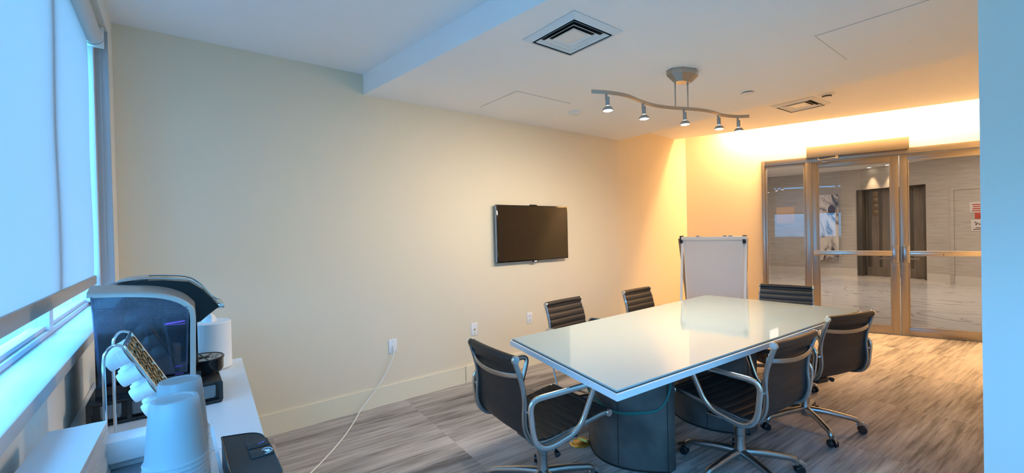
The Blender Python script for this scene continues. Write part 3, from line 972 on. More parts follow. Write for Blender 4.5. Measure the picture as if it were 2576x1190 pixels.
# canopy: faceted pan, long axis along the bar
ba = math.atan2(-.35, 1.0)
t = MB()
oct_o = [(.115, .03), (.06, .068), (-.06, .068), (-.115, .03), (-.115, -.03), (-.06, -.068), (.06, -.068), (.115, -.03)]
zs_ = [(1.0, -.001), (1.0, -.036), (.55, -.085)]
P = []
RM = Matrix.Translation((2.93, 1.70, H_SOF)) @ Matrix.Rotation(ba, 4, 'Z')
for k, z in zs_: P += [RM @ Vector((x * k, y * k, z)) for x, y in oct_o]
F = [tuple(range(16, 24)), tuple(range(8))[::-1]]
for a in range(2): F += [(a * 8 + k, a * 8 + (k + 1) % 8, (a + 1) * 8 + (k + 1) % 8, (a + 1) * 8 + k) for k in range(8)]
t._faces(P, F); world_part(t, 'canopy', M_nickd, tr, smooth=False)
for s_ in (-1, 1):
    dx = .045 * s_
    q = min(bl, key=lambda v: abs(v.x - (2.925 + dx)))
    t = MB(); t.tube([(q.x, q.y, H_SOF - .078), (q.x, q.y, H_SOF - .13), (q.x, q.y, 2.31 + BZ)], [.007, .0055, .0038], 10); world_part(t, 'hanging_rod', M_nickd, tr)
heads = [(2.235, 1.838), (2.645, 1.831), (3.02, 1.762), (3.415, 1.684), (3.635, 1.633)]
for k, (x, y) in enumerate(heads):
    q = min(bl, key=lambda v: (v.x - x * BK) ** 2 + (v.y - y * BK) ** 2)
    x, y = q.x, q.y; Z0 = BZ
    t = MB()
    t.box((x - .006, y - .006, 2.250 + Z0), (x + .006, y + .006, 2.292 + Z0), .001)
    t.cyl((x + .012, y, 2.215 + Z0), (x + .010, y, 2.272 + Z0), .0135, seg=16, bev=.002)
    t.tube([(x + .005, y, 2.25 + Z0), (x - .012 + .03 * (k % 2), y - .01, 2.30 + Z0)], .0015, 6)
    h = world_part(t, 'lamp_head', M_nickd, tr)
    t = MB()
    M_ = Matrix.Translation((x + .013, y, 0))
    t.lathe([(.016, 2.214 + Z0), (.024, 2.208 + Z0), (.034, 2.197 + Z0), (.035, 2.186 + Z0), (.031, 2.186 + Z0), (.029, 2.196 + Z0), (.016, 2.206 + Z0)], 8, M_, closed=True)
    hp = world_part(t, 'lamp_collar', M_nickd, tr, smooth=False)
    t = MB(); t.lathe([(0, 2.180 + Z0), (.016, 2.182 + Z0), (.028, 2.188 + Z0), (.029, 2.195 + Z0), (0, 2.196 + Z0)], 18, M_); bo = world_part(t, 'bulb', M_bulb, tr)
    for o_ in (hp, bo):          # collar and bulb belong to their head
        o_.parent = h
    d = bpy.data.lights.new('track_beam', 'SPOT'); d.energy = 22; d.spot_size = math.radians(165); d.spot_blend = .8; d.color = (1.0, .87, .70); d.shadow_soft_size = .06
    o = bpy.data.objects.new('track_beam', d); C.objects.link(o); o.location = (x + .013, y, 2.165 + BZ); o.rotation_euler = (math.radians(28), math.radians(14), 0)

# ------------------------------------------------------------------ table
TA, TB, TC, TD = (1.645, 2.146), (1.416, 1.136), (4.193, .978), (4.157, 2.21)
tb = thing('conference_table', 'long white conference table with a glass top between the black chairs', 'table', (2.8, 1.62, 0))
def inset(poly, d):
    c = (sum(p[0] for p in poly) / 4, sum(p[1] for p in poly) / 4); out = []
    for p in poly:
        v = Vector((c[0] - p[0], c[1] - p[1])); v = Vector((math.copysign(d, v.x), math.copysign(d, v.y))); out.append((p[0] + v.x, p[1] + v.y))
    return out
quad = [TB, TC, TD, TA]
t = MB(); t.prism(quad, XY, .698, .7265); world_part(t, 'tabletop', M_table, tb, smooth=False)
t = MB(); t.prism(inset(quad, .010), XY, .7265, .7312); world_part(t, 'glass_edge', M_tedge, tb, smooth=False)
t = MB(); t.prism(inset(quad, .013), XY, .7312, .7385); world_part(t, 'glass_top', M_tglass, tb, smooth=False)


def pedestal(cx, ybase, half, sag, back, rz=0.0):
    """curved front facing the near end of the table, flat back"""
    arc = []
    for k in range(25):
        s_ = -1 + 2 * k / 24
        arc.append((cx + sag * (s_ * s_), ybase + half * s_))
    poly = arc + [(back, ybase + half), (back, ybase - half)]
    t = MB(); t.prism(poly, XY, 0, .697); p = world_part(t, 'pedestal', M_ped, tb, ang=50)
    t = MB()
    for s_ in (-.98, -.25, .97):
        x = cx + sag * s_ * s_; y = ybase + half * s_
        t.box((x - .0012, y - .0016, .01), (x + .001, y + .0016, .694))
    t.tube([(a[0] - .002, a[1], .006) for a in arc], 1, 6, flat=(.006, .003), up=(0, 0, 1))
    g = world_part(t, 'panel_seam', M_groove, tb, smooth=False); g.parent = p
    return p


pedestal(2.025, 1.71, .305, .185, 2.27)
pedestal(2.885, 1.62, .305, .14, 3.14)

# green cable looping under the table
t = MB()
for k in range(2):
    o_ = .004 * k
    t.tube(bez([(2.03, 2.09, .692), (2.055, 2.0, .54 - o_), (2.025, 1.86, .42), (2.008, 1.73, .355 - o_), (2.010, 1.62, .338 + o_), (2.035, 1.50, .36 + o_ * 2), (2.11, 1.40, .40), (2.185, 1.380, .50), (2.205, 1.385, .692)], 8), .0055, 8)
tag(t.build('network_cable', M_green), 'green cable looping under the table in front of the steel pedestal', 'cable')

r = thing('floor_outlet', 'round brass floor outlet with its lid open beside the table pedestal', 'floor outlet', (2.08, 1.985, 0))
t = MB(); t.lathe([(0, .006), (.055, .008), (.062, .004), (.066, 0), (0, 0)], 28); t.build('cover_ring', M_brass, r)
t = MB(); LMt = Matrix.Translation((.015, -.015, .02)) @ Matrix.Rotation(.35, 4, 'Y') @ Matrix.Rotation(.7, 4, 'Z')
pr_ = []
for k in range(28):
    a = 2 * PI * k / 28; rr = .036 + .007 * math.cos(3 * a); pr_.append((rr * math.cos(a), rr * math.sin(a)))
t.prism(pr_, lambda p, z: LMt @ Vector((p[0], p[1], z)), 0, .016); t.build('flip_lid', M_brass, r)
t = MB(); t.tube(bez([(2.045, 2.02, .010), (2.02, 2.03, .12), (1.99, 2.06, .30), (1.965, 2.10, .50), (1.955, 2.12, .697)], 6), .0055, 8)
tag(t.build('power_cable', M_cablew), 'short white cable rising from the brass floor outlet to the tabletop', 'cable')

# ------------------------------------------------------------------ chairs
def make_chair(mat_seat):
    root = thing('office_chair', 'x', 'chair', (0, 0, 0), 0, 'ribbed office chairs around the table')
    prof2 = [(.262, .452), (.22, .456), (.12, .442), (.0, .425), (-.10, .414), (-.165, .416), (-.215, .440), (-.240, .490), (-.247, .545), (-.246, .610), (-.256, .680), (-.277, .750), (-.300, .815)]
    prof = bez([(x, 0, z) for x, z in prof2], 12)
    # arc length
    S = [0.0]
    for a, b_ in zip(prof[:-1], prof[1:]): S.append(S[-1] + (b_ - a).length)
    tot = S[-1]
    split = 6 * 12            # profile index where the seat turns up into the back
    def halfw(s): return .230 - .018 * (s / tot)
    def sling(i0, i1, name):
        t = MB(); rows = []
        # resample finely so that every welt shows
        samp = []
        for i in range(i0, i1):
            for q in range(3):
                f_ = q / 3; samp.append((prof[i].lerp(prof[i + 1], f_), S[i] + (S[i + 1] - S[i]) * f_, (prof[i + 1] - prof[i]).normalized()))
        samp.append((prof[i1], S[i1], (prof[i1] - prof[i1 - 1]).normalized()))
        NX = 6
        for p, s_, tn in samp:
            nrm = Vector((tn.z, 0, -tn.x))
            if nrm.z < 0 and abs(tn.x) > abs(tn.z): nrm = -nrm
            if abs(tn.z) >= abs(tn.x) and nrm.x < 0: nrm = -nrm
            rib = .004 + .0058 * abs(math.sin(PI * s_ / .050)) ** .6
            row = []
            hw = halfw(s_)
            for k in range(NX + 1):
                yy = -hw + 2 * hw * k / NX
                sag = -.010 * (1 - (yy / hw) ** 2)
                row.append(p + nrm * (rib + sag) + Vector((0, yy, 0)))
            for k in range(NX, -1, -1):
                yy = -hw + 2 * hw * k / NX
                sag = -.010 * (1 - (yy / hw) ** 2)
                row.append(p + nrm * (-(.0042 + (rib - .004) * .22) + sag) + Vector((0, yy, 0)))
            rows.append(row)
        n_ = len(rows[0]); P = [v for row in rows for v in row]; F = []
        for i in range(len(rows) - 1):
            for k in range(n_):
                k2 = (k + 1) % n_
                F.append((i * n_ + k, i * n_ + k2, (i + 1) * n_ + k2, (i + 1) * n_ + k))
        F.append(tuple(range(n_))); F.append(tuple(range((len(rows) - 1) * n_, len(rows) * n_))[::-1])
        t._faces(P, F)
        # rolled ends
        if name == 'seat': c0 = prof[0] + Vector((.002, 0, -.004)); hw = halfw(0)
        else: c0 = prof[-1] + Vector((0, 0, .004)); hw = halfw(tot)
        bow = -.012 if name == 'backrest' else 0
        t.tube([(c0.x + bow * (1 - (q / 4) ** 2), hw * q / 4, c0.z) for q in range(-4, 5)], .0195, 14)
        o = t.build(name, mat_seat, root, ang=60)
        for s_ in (-1, 1):
            t = MB(); t.cyl((c0.x, s_ * (hw - .002), c0.z), (c0.x, s_ * (hw + .012), c0.z), .0200, .0190, 16, .002); t.build('end_cap', M_chrome, o)
        return o
    sling(0, split, 'seat'); sling(split, len(prof) - 1, 'backrest')
    # side rails follow the sling just outside it
    for s_ in (-1, 1):
        t = MB(); pts = []
        for i in range(2, len(prof) - 1, 3):
            tn = (prof[min(i + 1, len(prof) - 1)] - prof[i - 1]).normalized(); nrm = Vector((tn.z, 0, -tn.x))
            if abs(tn.z) >= abs(tn.x) and nrm.x > 0: nrm = -nrm
            if abs(tn.x) > abs(tn.z) and nrm.z > 0: nrm = -nrm
            k = .012 * math.exp(-((S[i] / tot - .62) / .18) ** 2)
            pts.append(prof[i] + nrm * (.004 + k) + Vector((0, s_ * (halfw(S[i]) + .004), 0)))
        t.tube(pts, 1, 10, flat=(.0055, .0125), up=(0, 1, 0)); t.build('side_rail', M_alu, root, ang=60)
    # back brace bowed to the rear
    t = MB(); bp_ = []
    for k in range(17):
        q = -1 + k / 8
        bp_.append((-.262 - .048 * (1 - q * q) ** .75 - .008, q * .226, .745 - .018 * (1 - q * q)))
    t.tube(bp_, 1, 10, flat=(.0125, .0055), up=(0, 0, 1)); t.build('back_brace', M_alu, root, ang=60)
    t = MB(); bp_ = []
    for k in range(17):
        q = -1 + k / 8
        bp_.append((.02, q * .228, .405 - .028 * (1 - q * q) ** .6))
    t.tube(bp_, 1, 10, flat=(.006, .020), up=(0, 0, 1)); t.build('seat_brace', M_alu, root, ang=60)
    # arms: closed flattened loops
    for s_ in (-1, 1):
        y = s_ * .268; yo = s_ * .292
        loop = rounded_loop([(-.262, y, .640), (.125, yo, .652), (.030, y, .428), (-.235, y, .378)], [.06, .055, .075, .13], 7)
        t = MB(); t.tube(loop, 1, 12, closed=True, flat=(.0075, .0145), up=(0, 1, 0)); a = t.build('arm_loop', M_chrome, root, ang=60)
        t = MB()
        for (x, z) in ((-.252, .575), (-.10, .392), (-.005, .412)):
            t = MB(); t.cyl((x, s_ * .225, z), (x, s_ * .268, z), .006, seg=10); t.build('arm_bolt', M_chrome, a)
    # tilt mechanism, column
    t = MB(); t.box((-.13, -.055, .335), (.13, .055, .372), .012); t.cyl((.06, -.10, .352), (.06, .10, .352), .022, seg=16, bev=.003); me_ = t.build('tilt_mechanism', M_blackpl, root)
    t = MB(); t.cyl((.115, 0, .350), (.165, 0, .338), .018, .020, 16, .003); t.build('tension_knob', M_nickd, me_)
    t = MB(); t.tube([(-.02, -.05, .345), (-.03, -.14, .335), (-.05, -.185, .315)], .006, 8); t.cyl((-.05, -.180, .318), (-.056, -.205, .306), .012, .016, 12, .003); t.build('tilt_lever', M_blackpl, me_)
    t = MB(); t.box((-.03, -.23, .372), (.06, .23, .380), .003); t.build('mount_plate', M_alu, root)
    t = MB(); t.cyl((0, 0, .20), (0, 0, .336), .019, .019, 18); t.build('gas_column', M_blackpl, root)
    t = MB(); t.lathe([(0, .072), (.026, .074), (.034, .10), (.032, .135), (.027, .15), (.026, .215), (.029, .219), (.029, .262), (.026, .266), (0, .266)], 24); t.build('hub', M_alu, root)
    # five legs with casters
    lp = bez([(.022, 0, .118), (.12, 0, .112), (.22, 0, .098), (.278, 0, .088), (.300, 0, .072), (.303, 0, .050)], 5)
    lr = [.022 - .009 * k / (len(lp) - 1) for k in range(len(lp))]
    t = MB(); t.tube(lp, lr, 12); leg0 = t.build('leg', M_alu, root, ang=60)
    t = MB()
    for s_ in (-1, 1): t.cyl((.318, s_ * .008, .0255), (.318, s_ * .026, .0255), .0255, .0235, 20, .003)
    t.cyl((.318, -.009, .0255), (.318, .009, .0255), .010, seg=10)
    wh = t.build('caster', M_blackpl, leg0)
    t = MB(); arc = []
    for k in range(9):
        a = -.15 + k / 8 * (PI * .72); arc.append((.318 + .0285 * math.cos(a + .45), 0, .0265 + .0285 * math.sin(a + .45)))
    t.tube(arc, 1, 10, flat=(.003, .022), up=(0, 1, 0)); t.build('caster_hood', M_chrome, leg0, ang=60)
    legs = [leg0]
    for k in range(1, 5): legs.append(dup(leg0, root))
    for k, l_ in enumerate(legs): l_.rotation_euler = (0, 0, 2 * PI * k / 5)
    return root


chair_black = make_chair(M_leather)
chair_grey = None
def place(src, label, x, y, head, base, first):
    r = src if first else dup(src)
    r['label'] = label
    r.location = (x, y, 0); r.rotation_euler = (0, 0, math.radians(head))
    ls = [c for c in r.children if c.name.startswith('leg')]
    for k, l_ in enumerate(ls): l_.rotation_euler = (0, 0, math.radians(base - head + 72 * k))
    return r


CHAIRS = [
    ('ribbed black office chair at the near end of the table, back to the window', 1.53, 1.735, -5, -19),
    ('ribbed black office chair on the right side of the table, nearer the camera', 2.53, 1.158, 85, 100),
    ('ribbed black office chair on the right side of the table, nearer the doors', 3.47, 1.135, 73, -64),
    ('ribbed office chair on the TV wall side of the table, nearer the window', 2.567, 2.275, -85, 10),
    ('ribbed office chair on the TV wall side of the table, nearer the flip chart', 3.50, 2.235, -87, 40),
    ('ribbed black office chair at the far end of the table, facing the camera', 4.335, 1.60, -168, 30),
]
for k, (lb, x, y, hd, bs) in enumerate(CHAIRS): place(chair_black, lb, x, y, hd, bs, k == 0)

# ------------------------------------------------------------------ flip chart
fc = thing('flip_chart', 'white flip chart easel with a blank paper pad in the far corner', 'flip chart', (4.95, 2.54, 0))
g0 = Vector((4.862, 2.906, 0)); g1 = Vector((5.006, 2.171, 0)); gv = (g1 - g0).normalized(); gn = Vector((gv.y, -gv.x, 0))
if gn.x > 0: gn = -gn
GM = Matrix(((gv.x, gn.x, 0, g0.x), (gv.y, gn.y, 0, g0.y), (0, 0, 1, 0), (0, 0, 0, 1)))
GL = (g1 - g0).length
TL = GM @ Matrix.Translation((0, 0, 1.30)) @ Matrix.Rotation(math.radians(-7), 4, 'X')   # board plane tilts back at the top
t = MB(); t.box((.045, -.012, -.98), (GL - .02, 0, -.01), .003, TL); world_part(t, 'board', M_white, fc)
t = MB()
for k in range(4): t.box((.062 + .002 * k, .001 + .003 * k, -.90 + .004 * k), (GL - .035 - .002 * k, .0035 + .003 * k, -.035), .001, TL)
world_part(t, 'paper_pad', M_pad, fc)
t = MB(); t.box((.03, -.016, -.040), (GL - .005, .026, .002), .004, TL); world_part(t, 'clamp_bar', M_white, fc)
for a in (.028, GL - .028):
    t = MB(); t.box((a - .016, -.02, -.075), (a + .016, .032, -.028), .003, TL); t.box((a - .020, -.028, -.032), (a + .020, .010, .012), .003, TL)
    world_part(t, 'corner_clip', M_blackpl, fc)
for a in (.2, .5, .56):
    t = MB(); t.box((a, -.01, -.002), (a + .04, .012, .014), .003, TL); world_part(t, 'pad_hook', M_nickd, fc)
for (a, ft) in ((.036, (.045, .16)), (GL - .014, (GL - .02, .16))):
    t = MB(); t.tube([TL @ Vector((a, -.012, -.02)), GM @ Vector((ft[0], ft[1], .012))], 1, 8, flat=(.011, .014), up=(0, 0, 1)); world_part(t, 'front_leg', M_white, fc)
t = MB(); t.tube([TL @ Vector((-.012, -.06, -.03)), GM @ Vector((-.01, -.42, .012))], 1, 8, flat=(.010, .024), up=(0, 0, 1)); world_part(t, 'rear_leg', pbr('taupe_easel_leg', (.30, .25, .20), .5), fc)
t = MB(); t.tube([TL @ Vector((GL - .02, -.05, -.03)), GM @ Vector((GL - .14, -.42, .012))], 1, 8, flat=(.010, .016), up=(0, 0, 1)); world_part(t, 'rear_leg', pbr('taupe_easel_leg', (.30, .25, .20), .5), fc)

# ------------------------------------------------------------------ coffee station
cab = thing('cabinet', 'white laminate cabinet under the coffee maker along the window wall', 'cabinet', (0, 1.87, 0))
ZC = .85
def cq(y): return .187 + (y - 1.376) * (.238 - .187) / (2.355 - 1.376)
t = MB(); t.prism([(-.256, 1.376), (cq(1.376), 1.376), (cq(2.355), 2.355), (-.256, 2.355)], XY, ZC - .03, ZC); world_part(t, 'countertop', M_whitelam, cab, smooth=False)
t = MB(); t.prism([(-.250, 1.380), (cq(1.376) - .004, 1.380), (cq(2.35) - .004, 2.350), (-.250, 2.350)], XY, 0.0, ZC - .03); world_part(t, 'carcass', M_whitelam, cab, smooth=False)
cab2 = thing('cabinet', 'white laminate cabinet in the near left corner carrying cups and napkins', 'cabinet', (-.05, .9, 0))
t = MB(); t.box((-.256, .45, ZC - .03), (.148, 1.372, ZC), .002); world_part(t, 'countertop', M_whitelam, cab2)
t = MB(); t.box((-.250, .46, 0), (.140, 1.368, ZC - .03), .002); world_part(t, 'carcass', M_whitelam, cab2)

# pod drawer under the machine
dr = thing('coffee_pod_organizer', 'black pod drawer with mesh windows under the coffee maker', 'drawer', (-.045, 1.92, ZC))
t = MB()
t.box((-.212, 1.760, ZC + .004), (.120, 2.09, ZC + .012), .002); t.box((-.212, 1.760, ZC + .066), (.120, 2.09, ZC + .074), .002)
t.box((-.20, 1.775, ZC + .012), (.11, 2.08, ZC + .066))
for x in (-.212, -.122, .010, .110): t.box((x, 1.760, ZC + .010), (x + .012, 1.772, ZC + .070), .002)
world_part(t, 'drawer_frame', M_blackpl, dr)
for x in (-.180, -.120, -.048, .056):
    t = MB(); wd = .044
    t.prism([(x + .003, ZC + .020), (x + wd - .003, ZC + .020), (x + wd, ZC + .024), (x + wd + .002, ZC + .058), (x + wd, ZC + .062), (x, ZC + .062), (x - .002, ZC + .058), (x, ZC + .024)], XZ, 1.7675, 1.7745)
    world_part(t, 'mesh_window', M_mesh, dr, smooth=False)
t = MB()
for x in (-.205, .112):
    for y in (1.77, 2.08): t.cyl((x, y, ZC), (x, y, ZC + .006), .006, seg=10)
world_part(t, 'foot', M_blackmt, dr)

# coffee maker
ZB = ZC + .074
cm = thing('coffee_maker', 'black and silver pod coffee maker with a clear water tank by the window', 'coffee maker', (-.05, 1.94, ZB))
t = MB()
t.prism([(-.200, ZB + .002), (.060, ZB + .002), (.060, 1.16), (.045, 1.20), (-.02, 1.235), (-.180, 1.245), (-.200, 1.235)], XZ, 1.868, 2.075)
t.prism([(-.195, ZB), (.065, ZB), (.065, ZB + .035), (-.195, ZB + .035)], XZ, 1.80, 1.868)
world_part(t, 'body', M_blackgl, cm, ang=40)
band = bez([(-.206, 0, 1.246), (-.12, 0, 1.240), (-.045, 0, 1.229), (.004, 0, 1.211), (.036, 0, 1.186), (.050, 0, 1.155), (.049, 0, 1.06), (.046, 0, ZB + .004)], 6)
t = MB(); rows = []
for i, p in enumerate(band):
    tn = (band[min(i + 1, len(band) - 1)] - band[max(i - 1, 0)]).normalized(); nr = Vector((-tn.z, 0, tn.x))
    if nr.z < 0: nr = -nr
    if abs(tn.z) > .8 and nr.x < 0: nr = -nr
    up_ = max(0, nr.z)
    rows.append([p + Vector((0, 1.797, 0)), p + nr * .004 + Vector((0, 1.800, 0)), p + nr * (.004 + .016 * up_) + Vector((0, 1.868, 0)), p - nr * .010 + Vector((0, 1.868, 0)), p - nr * .012 + Vector((0, 1.797, 0))])
P = [v for r_ in rows for v in r_]; F = []
for i in range(len(rows) - 1):
    for k in range(5): F.append((i * 5 + k, i * 5 + (k + 1) % 5, (i + 1) * 5 + (k + 1) % 5, (i + 1) * 5 + k))
F += [tuple(range(5)), tuple(range((len(rows) - 1) * 5, len(rows) * 5))[::-1]]
t._faces(P, F); world_part(t, 'silver_band', M_silver, cm, ang=40)
# tank: thin shell; water inside
tp = [(-.200, 1.238), (-.194, 1.19), (-.186, 1.02), (-.180, .968), (.026, .968), (.034, 1.16), (.030, 1.178), (.0, 1.204), (-.045, 1.219), (-.12, 1.230)]
t = MB(); t.prism(tp, XZ, 1.800, 1.862); tk = world_part(t, 'water_tank', M_tank, cm, smooth=False)
t = MB(); t.prism([(-.186, 1.120), (-.182, 1.02), (-.176, .972), (.022, .972), (.030, 1.120)], XZ, 1.804, 1.858); wt = world_part(t, 'water', M_water, cm, smooth=False); wt.parent = tk
t = MB(); t.tube([(-.196, 1.7985, 1.196), (-.10, 1.7985, 1.192), (.034, 1.7985, 1.178)], .0025, 6); t.tube([(-.196, 1.7985, 1.236), (-.184, 1.7985, .968), (.026, 1.7985, .966), (.034, 1.7985, 1.17)], .003, 6)
t.tube([(-.055, 1.7985, 1.17), (-.030, 1.7985, 1.15), (-.022, 1.7985, 1.10), (-.012, 1.7985, .968)], .0018, 6); t.tube([(-.075, 1.7985, 1.12), (-.066, 1.7985, .97)], .0014, 6)
ri = world_part(t, 'tank_rim', M_tank, cm); ri.parent = tk
t = MB(); t.tube([(-.03, 1.8575, 1.121), (.026, 1.8575, 1.125)], .002, 6); t.tube([(-.005, 1.8575, .973), (.018, 1.8575, .973)], .003, 6); ld = world_part(t, 'blue_light', M_led, cm)
ld.parent = tk
# brewing head and lid
hd = [(-.185, 1.252), (-.134, 1.266), (-.084, 1.270), (-.028, 1.267), (.041, 1.256), (.080, 1.224), (.110, 1.182), (.126, 1.160), (.113, 1.150), (.092, 1.133), (.070, 1.114), (.060, 1.112), (.052, 1.18), (.022, 1.217), (-.045, 1.240)]
t = MB(); t.prism(hd, XZ, 1.872, 2.055); world_part(t, 'brew_head', pbr('head_black_plastic', (.008, .008, .009), .25, spec=.35), cm, ang=40)
t = MB(); lid = bez([(-.134, 0, 1.270), (-.084, 0, 1.2745), (-.028, 0, 1.272), (.041, 0, 1.261), (.080, 0, 1.230), (.110, 0, 1.187), (.134, 0, 1.165)], 6)
t.tube([(p.x, 1.882, p.z + .001) for p in lid], 1, 8, flat=(.003, .008), up=(0, 0, 1)); t.tube([(p.x, 2.045, p.z + .001) for p in lid], 1, 8, flat=(.003, .008), up=(0, 0, 1))
t.box((.118, 1.878, 1.152), (.142, 2.05, 1.170), .004); world_part(t, 'lid_handle', M_chrome, cm, ang=50)
t = MB(); t.prism([(-.15, 1.268), (-.07, 1.271), (-.07, 1.280), (-.12, 1.277)], XZ, 1.90, 2.03); world_part(t, 'top_badge_plate', M_silver, cm, ang=40)
# drip tray
t = MB()
Mx = Matrix.Translation((.078, 1.925, 0)) @ Matrix.Scale(1.15, 4, (0, 1, 0))
t.lathe([(0, ZB), (.055, ZB), (.060, ZB + .01), (.060, ZB + .040), (.063, ZB + .050), (.060, ZB + .053), (.055, ZB + .050), (0, ZB + .048)], 28, Mx); dt = world_part(t, 'drip_tray', M_blackgl, cm)
t = MB(); t.lathe([(0, ZB + .0495), (.054, ZB + .0505), (.054, ZB + .049), (0, ZB + .0485)], 28, Mx); gr = world_part(t, 'drip_grate', M_silver, cm); gr.parent = dt
t = MB()
for k in range(8):
    a = 2 * PI * k / 8 + .2; c_, s_ = math.cos(a), math.sin(a)
    for r0, r1 in ((.006, .018), (.026, .030), (.036, .046)):
        t.tube([(.078 + r0 * c_, 1.925 + 1.15 * r0 * s_, ZB + .0508), (.078 + r1 * c_, 1.925 + 1.15 * r1 * s_, ZB + .0508)], 1, 6, flat=(.0006, .003), up=(0, 0, 1))
hs = world_part(t, 'grate_slot', M_groove, cm, smooth=False); hs.parent = dt

# paper towel roll
rl = thing('paper_towel_roll', 'white paper towel roll standing behind the coffee maker', 'paper roll', (.115, 2.262, ZC))
t = MB(); t.lathe([(.03, .002), (.074, .002), (.078, .006), (.078, .196), (.074, .200), (.03, .200)], 40, closed=True); t.build('roll', M_paper, rl)
t = MB()
P = []; F = []
for k in range(9):
    a = 2 * PI * k / 9; rr = .030 + .008 * math.sin(3 * a)
    P.append(Vector((rr * math.cos(a), rr * math.sin(a), .195)))
for k in range(9):
    a = 2 * PI * k / 9; P.append(Vector((.018 * math.cos(a) + .004, .016 * math.sin(a), .218 + .006 * (k % 2))))
P.append(Vector((.004, 0, .236)))
for k in range(9): F.append((k, (k + 1) % 9, 9 + (k + 1) % 9, 9 + k)); F.append((9 + k, 9 + (k + 1) % 9, 18))
t._faces(P, F); t.build('pulled_sheet', M_paper, rl)

# wire pod rack
rk = thing('pod_rack', 'chrome wire pod rack with a leaf lattice beside the coffee maker', 'rack', (-.08, 1.48, ZC))
Y0, Y1 = 1.385, 1.585
d_r = Vector((.45, 0, -.893)); top = Vector((-.098, 0, 1.150))
for y in (Y0, Y1):
    t = MB()
    path = bez([(-.134, y, ZC + .003), (-.134, y, 1.00), (-.134, y, 1.115), (-.128, y, 1.143), (-.115, y, 1.155), (-.098, y, 1.150)], 6)
    path += [Vector((top.x, y, top.z)) + d_r * (.195 * k / 8) for k in range(1, 9)]
    t.tube(path, .0036, 8); world_part(t, 'side_wire', M_chrome, rk)
t = MB(); t.tube([(-.134, Y0, ZC + .005), (-.134, Y1, ZC + .005)], .0036, 8); e_ = top + d_r * .195; t.tube([(e_.x, Y0, e_.z), (e_.x, Y1, e_.z)], .0036, 8); t.tube([(top.x, Y0, top.z), (top.x, Y1, top.z)], .0036, 8)
t.tube([(e_.x, Y0, e_.z), (e_.x + .02, Y0, ZC + .005), (e_.x + .02, Y1, ZC + .005), (e_.x, Y1, e_.z)], .0036, 8)
world_part(t, 'cross_wire', M_chrome, rk)
n_r = Vector((-.893, 0, -.45))
t = MB()
def on_rack(s_, y, off=0.0): return top + d_r * s_ + n_r * off + Vector((0, y, 0))
for j in range(8):
    for i in range(4):
        s0 = .006 + j * .0235; ya = Y0 + .006 + i * .047; cy_ = ya + .0235
        lf2 = []
        for k in range(14):
            a = 2 * PI * k / 14
            u_, v_ = .0135 * math.cos(a) * (1 + .25 * math.cos(a)), .0225 * math.sin(a)
            sk = v_ * .35 * (1 if (i + j) % 2 else -1)
            lf2.append(on_rack(s0 + .0118 + u_ * .8 + sk * .3, cy_ + v_ - sk * .2, -.001))
        t.tube(lf2, 1, 6, closed=True, flat=(.0022, .0014), up=tuple(n_r))
world_part(t, 'leaf_lattice', pbr('champagne_wire', (.55, .42, .26), .25, 1.0), rk)
t = MB()
for j in range(4):
    for i in range(4):
        ring = []
        for k in range(16):
            a = 2 * PI * k / 16; ring.append(on_rack(.026 + j * .048 + .0225 * math.cos(a), Y0 + .028 + i * .048 + .0225 * math.sin(a), .004))
        t.tube(ring, .0014, 5, closed=True)
world_part(t, 'pod_ring', M_chrome, rk)
# pods
pod0 = None
Rm = Vector((-.893, 0, -.45)).to_track_quat('Z', 'Y').to_matrix().to_4x4()
ROWS = ['top', 'second', 'third', 'lowest']; COLS = ['front', 'second', 'third', 'rear']
for i in range(4):
    for j in range(4):
        if pod0 is None:
            pod0 = thing('coffee_pod', 'x', 'coffee pod', (0, 0, 0), 0, 'white pods in the wire rack')
            t = MB(); t.lathe([(0, .0005), (.0222, .0005), (.0240, .001), (.0240, .003), (.0205, .0035), (.0200, .014), (.0190, .015), (.0180, .040), (.0165, .043), (0, .043)], 24); t.build('pod_cup', M_pod, pod0)
            t = MB(); t.lathe([(0, -.0005), (.0222, -.0004), (.0222, .0004), (0, .0004)], 24); t.build('foil_lid', M_foil, pod0)
            p_ = pod0
        else: p_ = dup(pod0)
        p_['label'] = 'white coffee pod in the %s row and %s column of the wire rack' % (ROWS[j], COLS[i])
        m4 = Rm.copy(); m4.translation = on_rack(.026 + j * .048, Y0 + .028 + i * .048, .006)
        p_.matrix_world = m4
        p_.location = m4.translation; p_.rotation_euler = m4.to_euler()

# low white box in front of the rack
bx = thing('storage_box', 'low white box with a smoky drawer in front of the wire rack', 'box', (-.045, 1.30, ZC))
t = MB(); t.box((-.150, 1.275, ZC + .068), (.015, 1.335, ZC + .116), .003); t.box((-.150, 1.300, ZC), (.015, 1.335, ZC + .068)); t.box((-.150, 1.16, ZC), (.015, 1.30, ZC + .006)); world_part(t, 'box_body', M_whitelam, bx)
t = MB(); t.box((-.148, 1.17, ZC + .006), (.013, 1.298, ZC + .050), .003); world_part(t, 'smoky_drawer', pbr('smoky_blue_plastic', (.18, .24, .30), .25), bx)
t = MB(); t.box((-.030, 1.2725, ZC + .098), (-.012, 1.2752, ZC + .106), .001); world_part(t, 'label_tab', M_pod, bx)

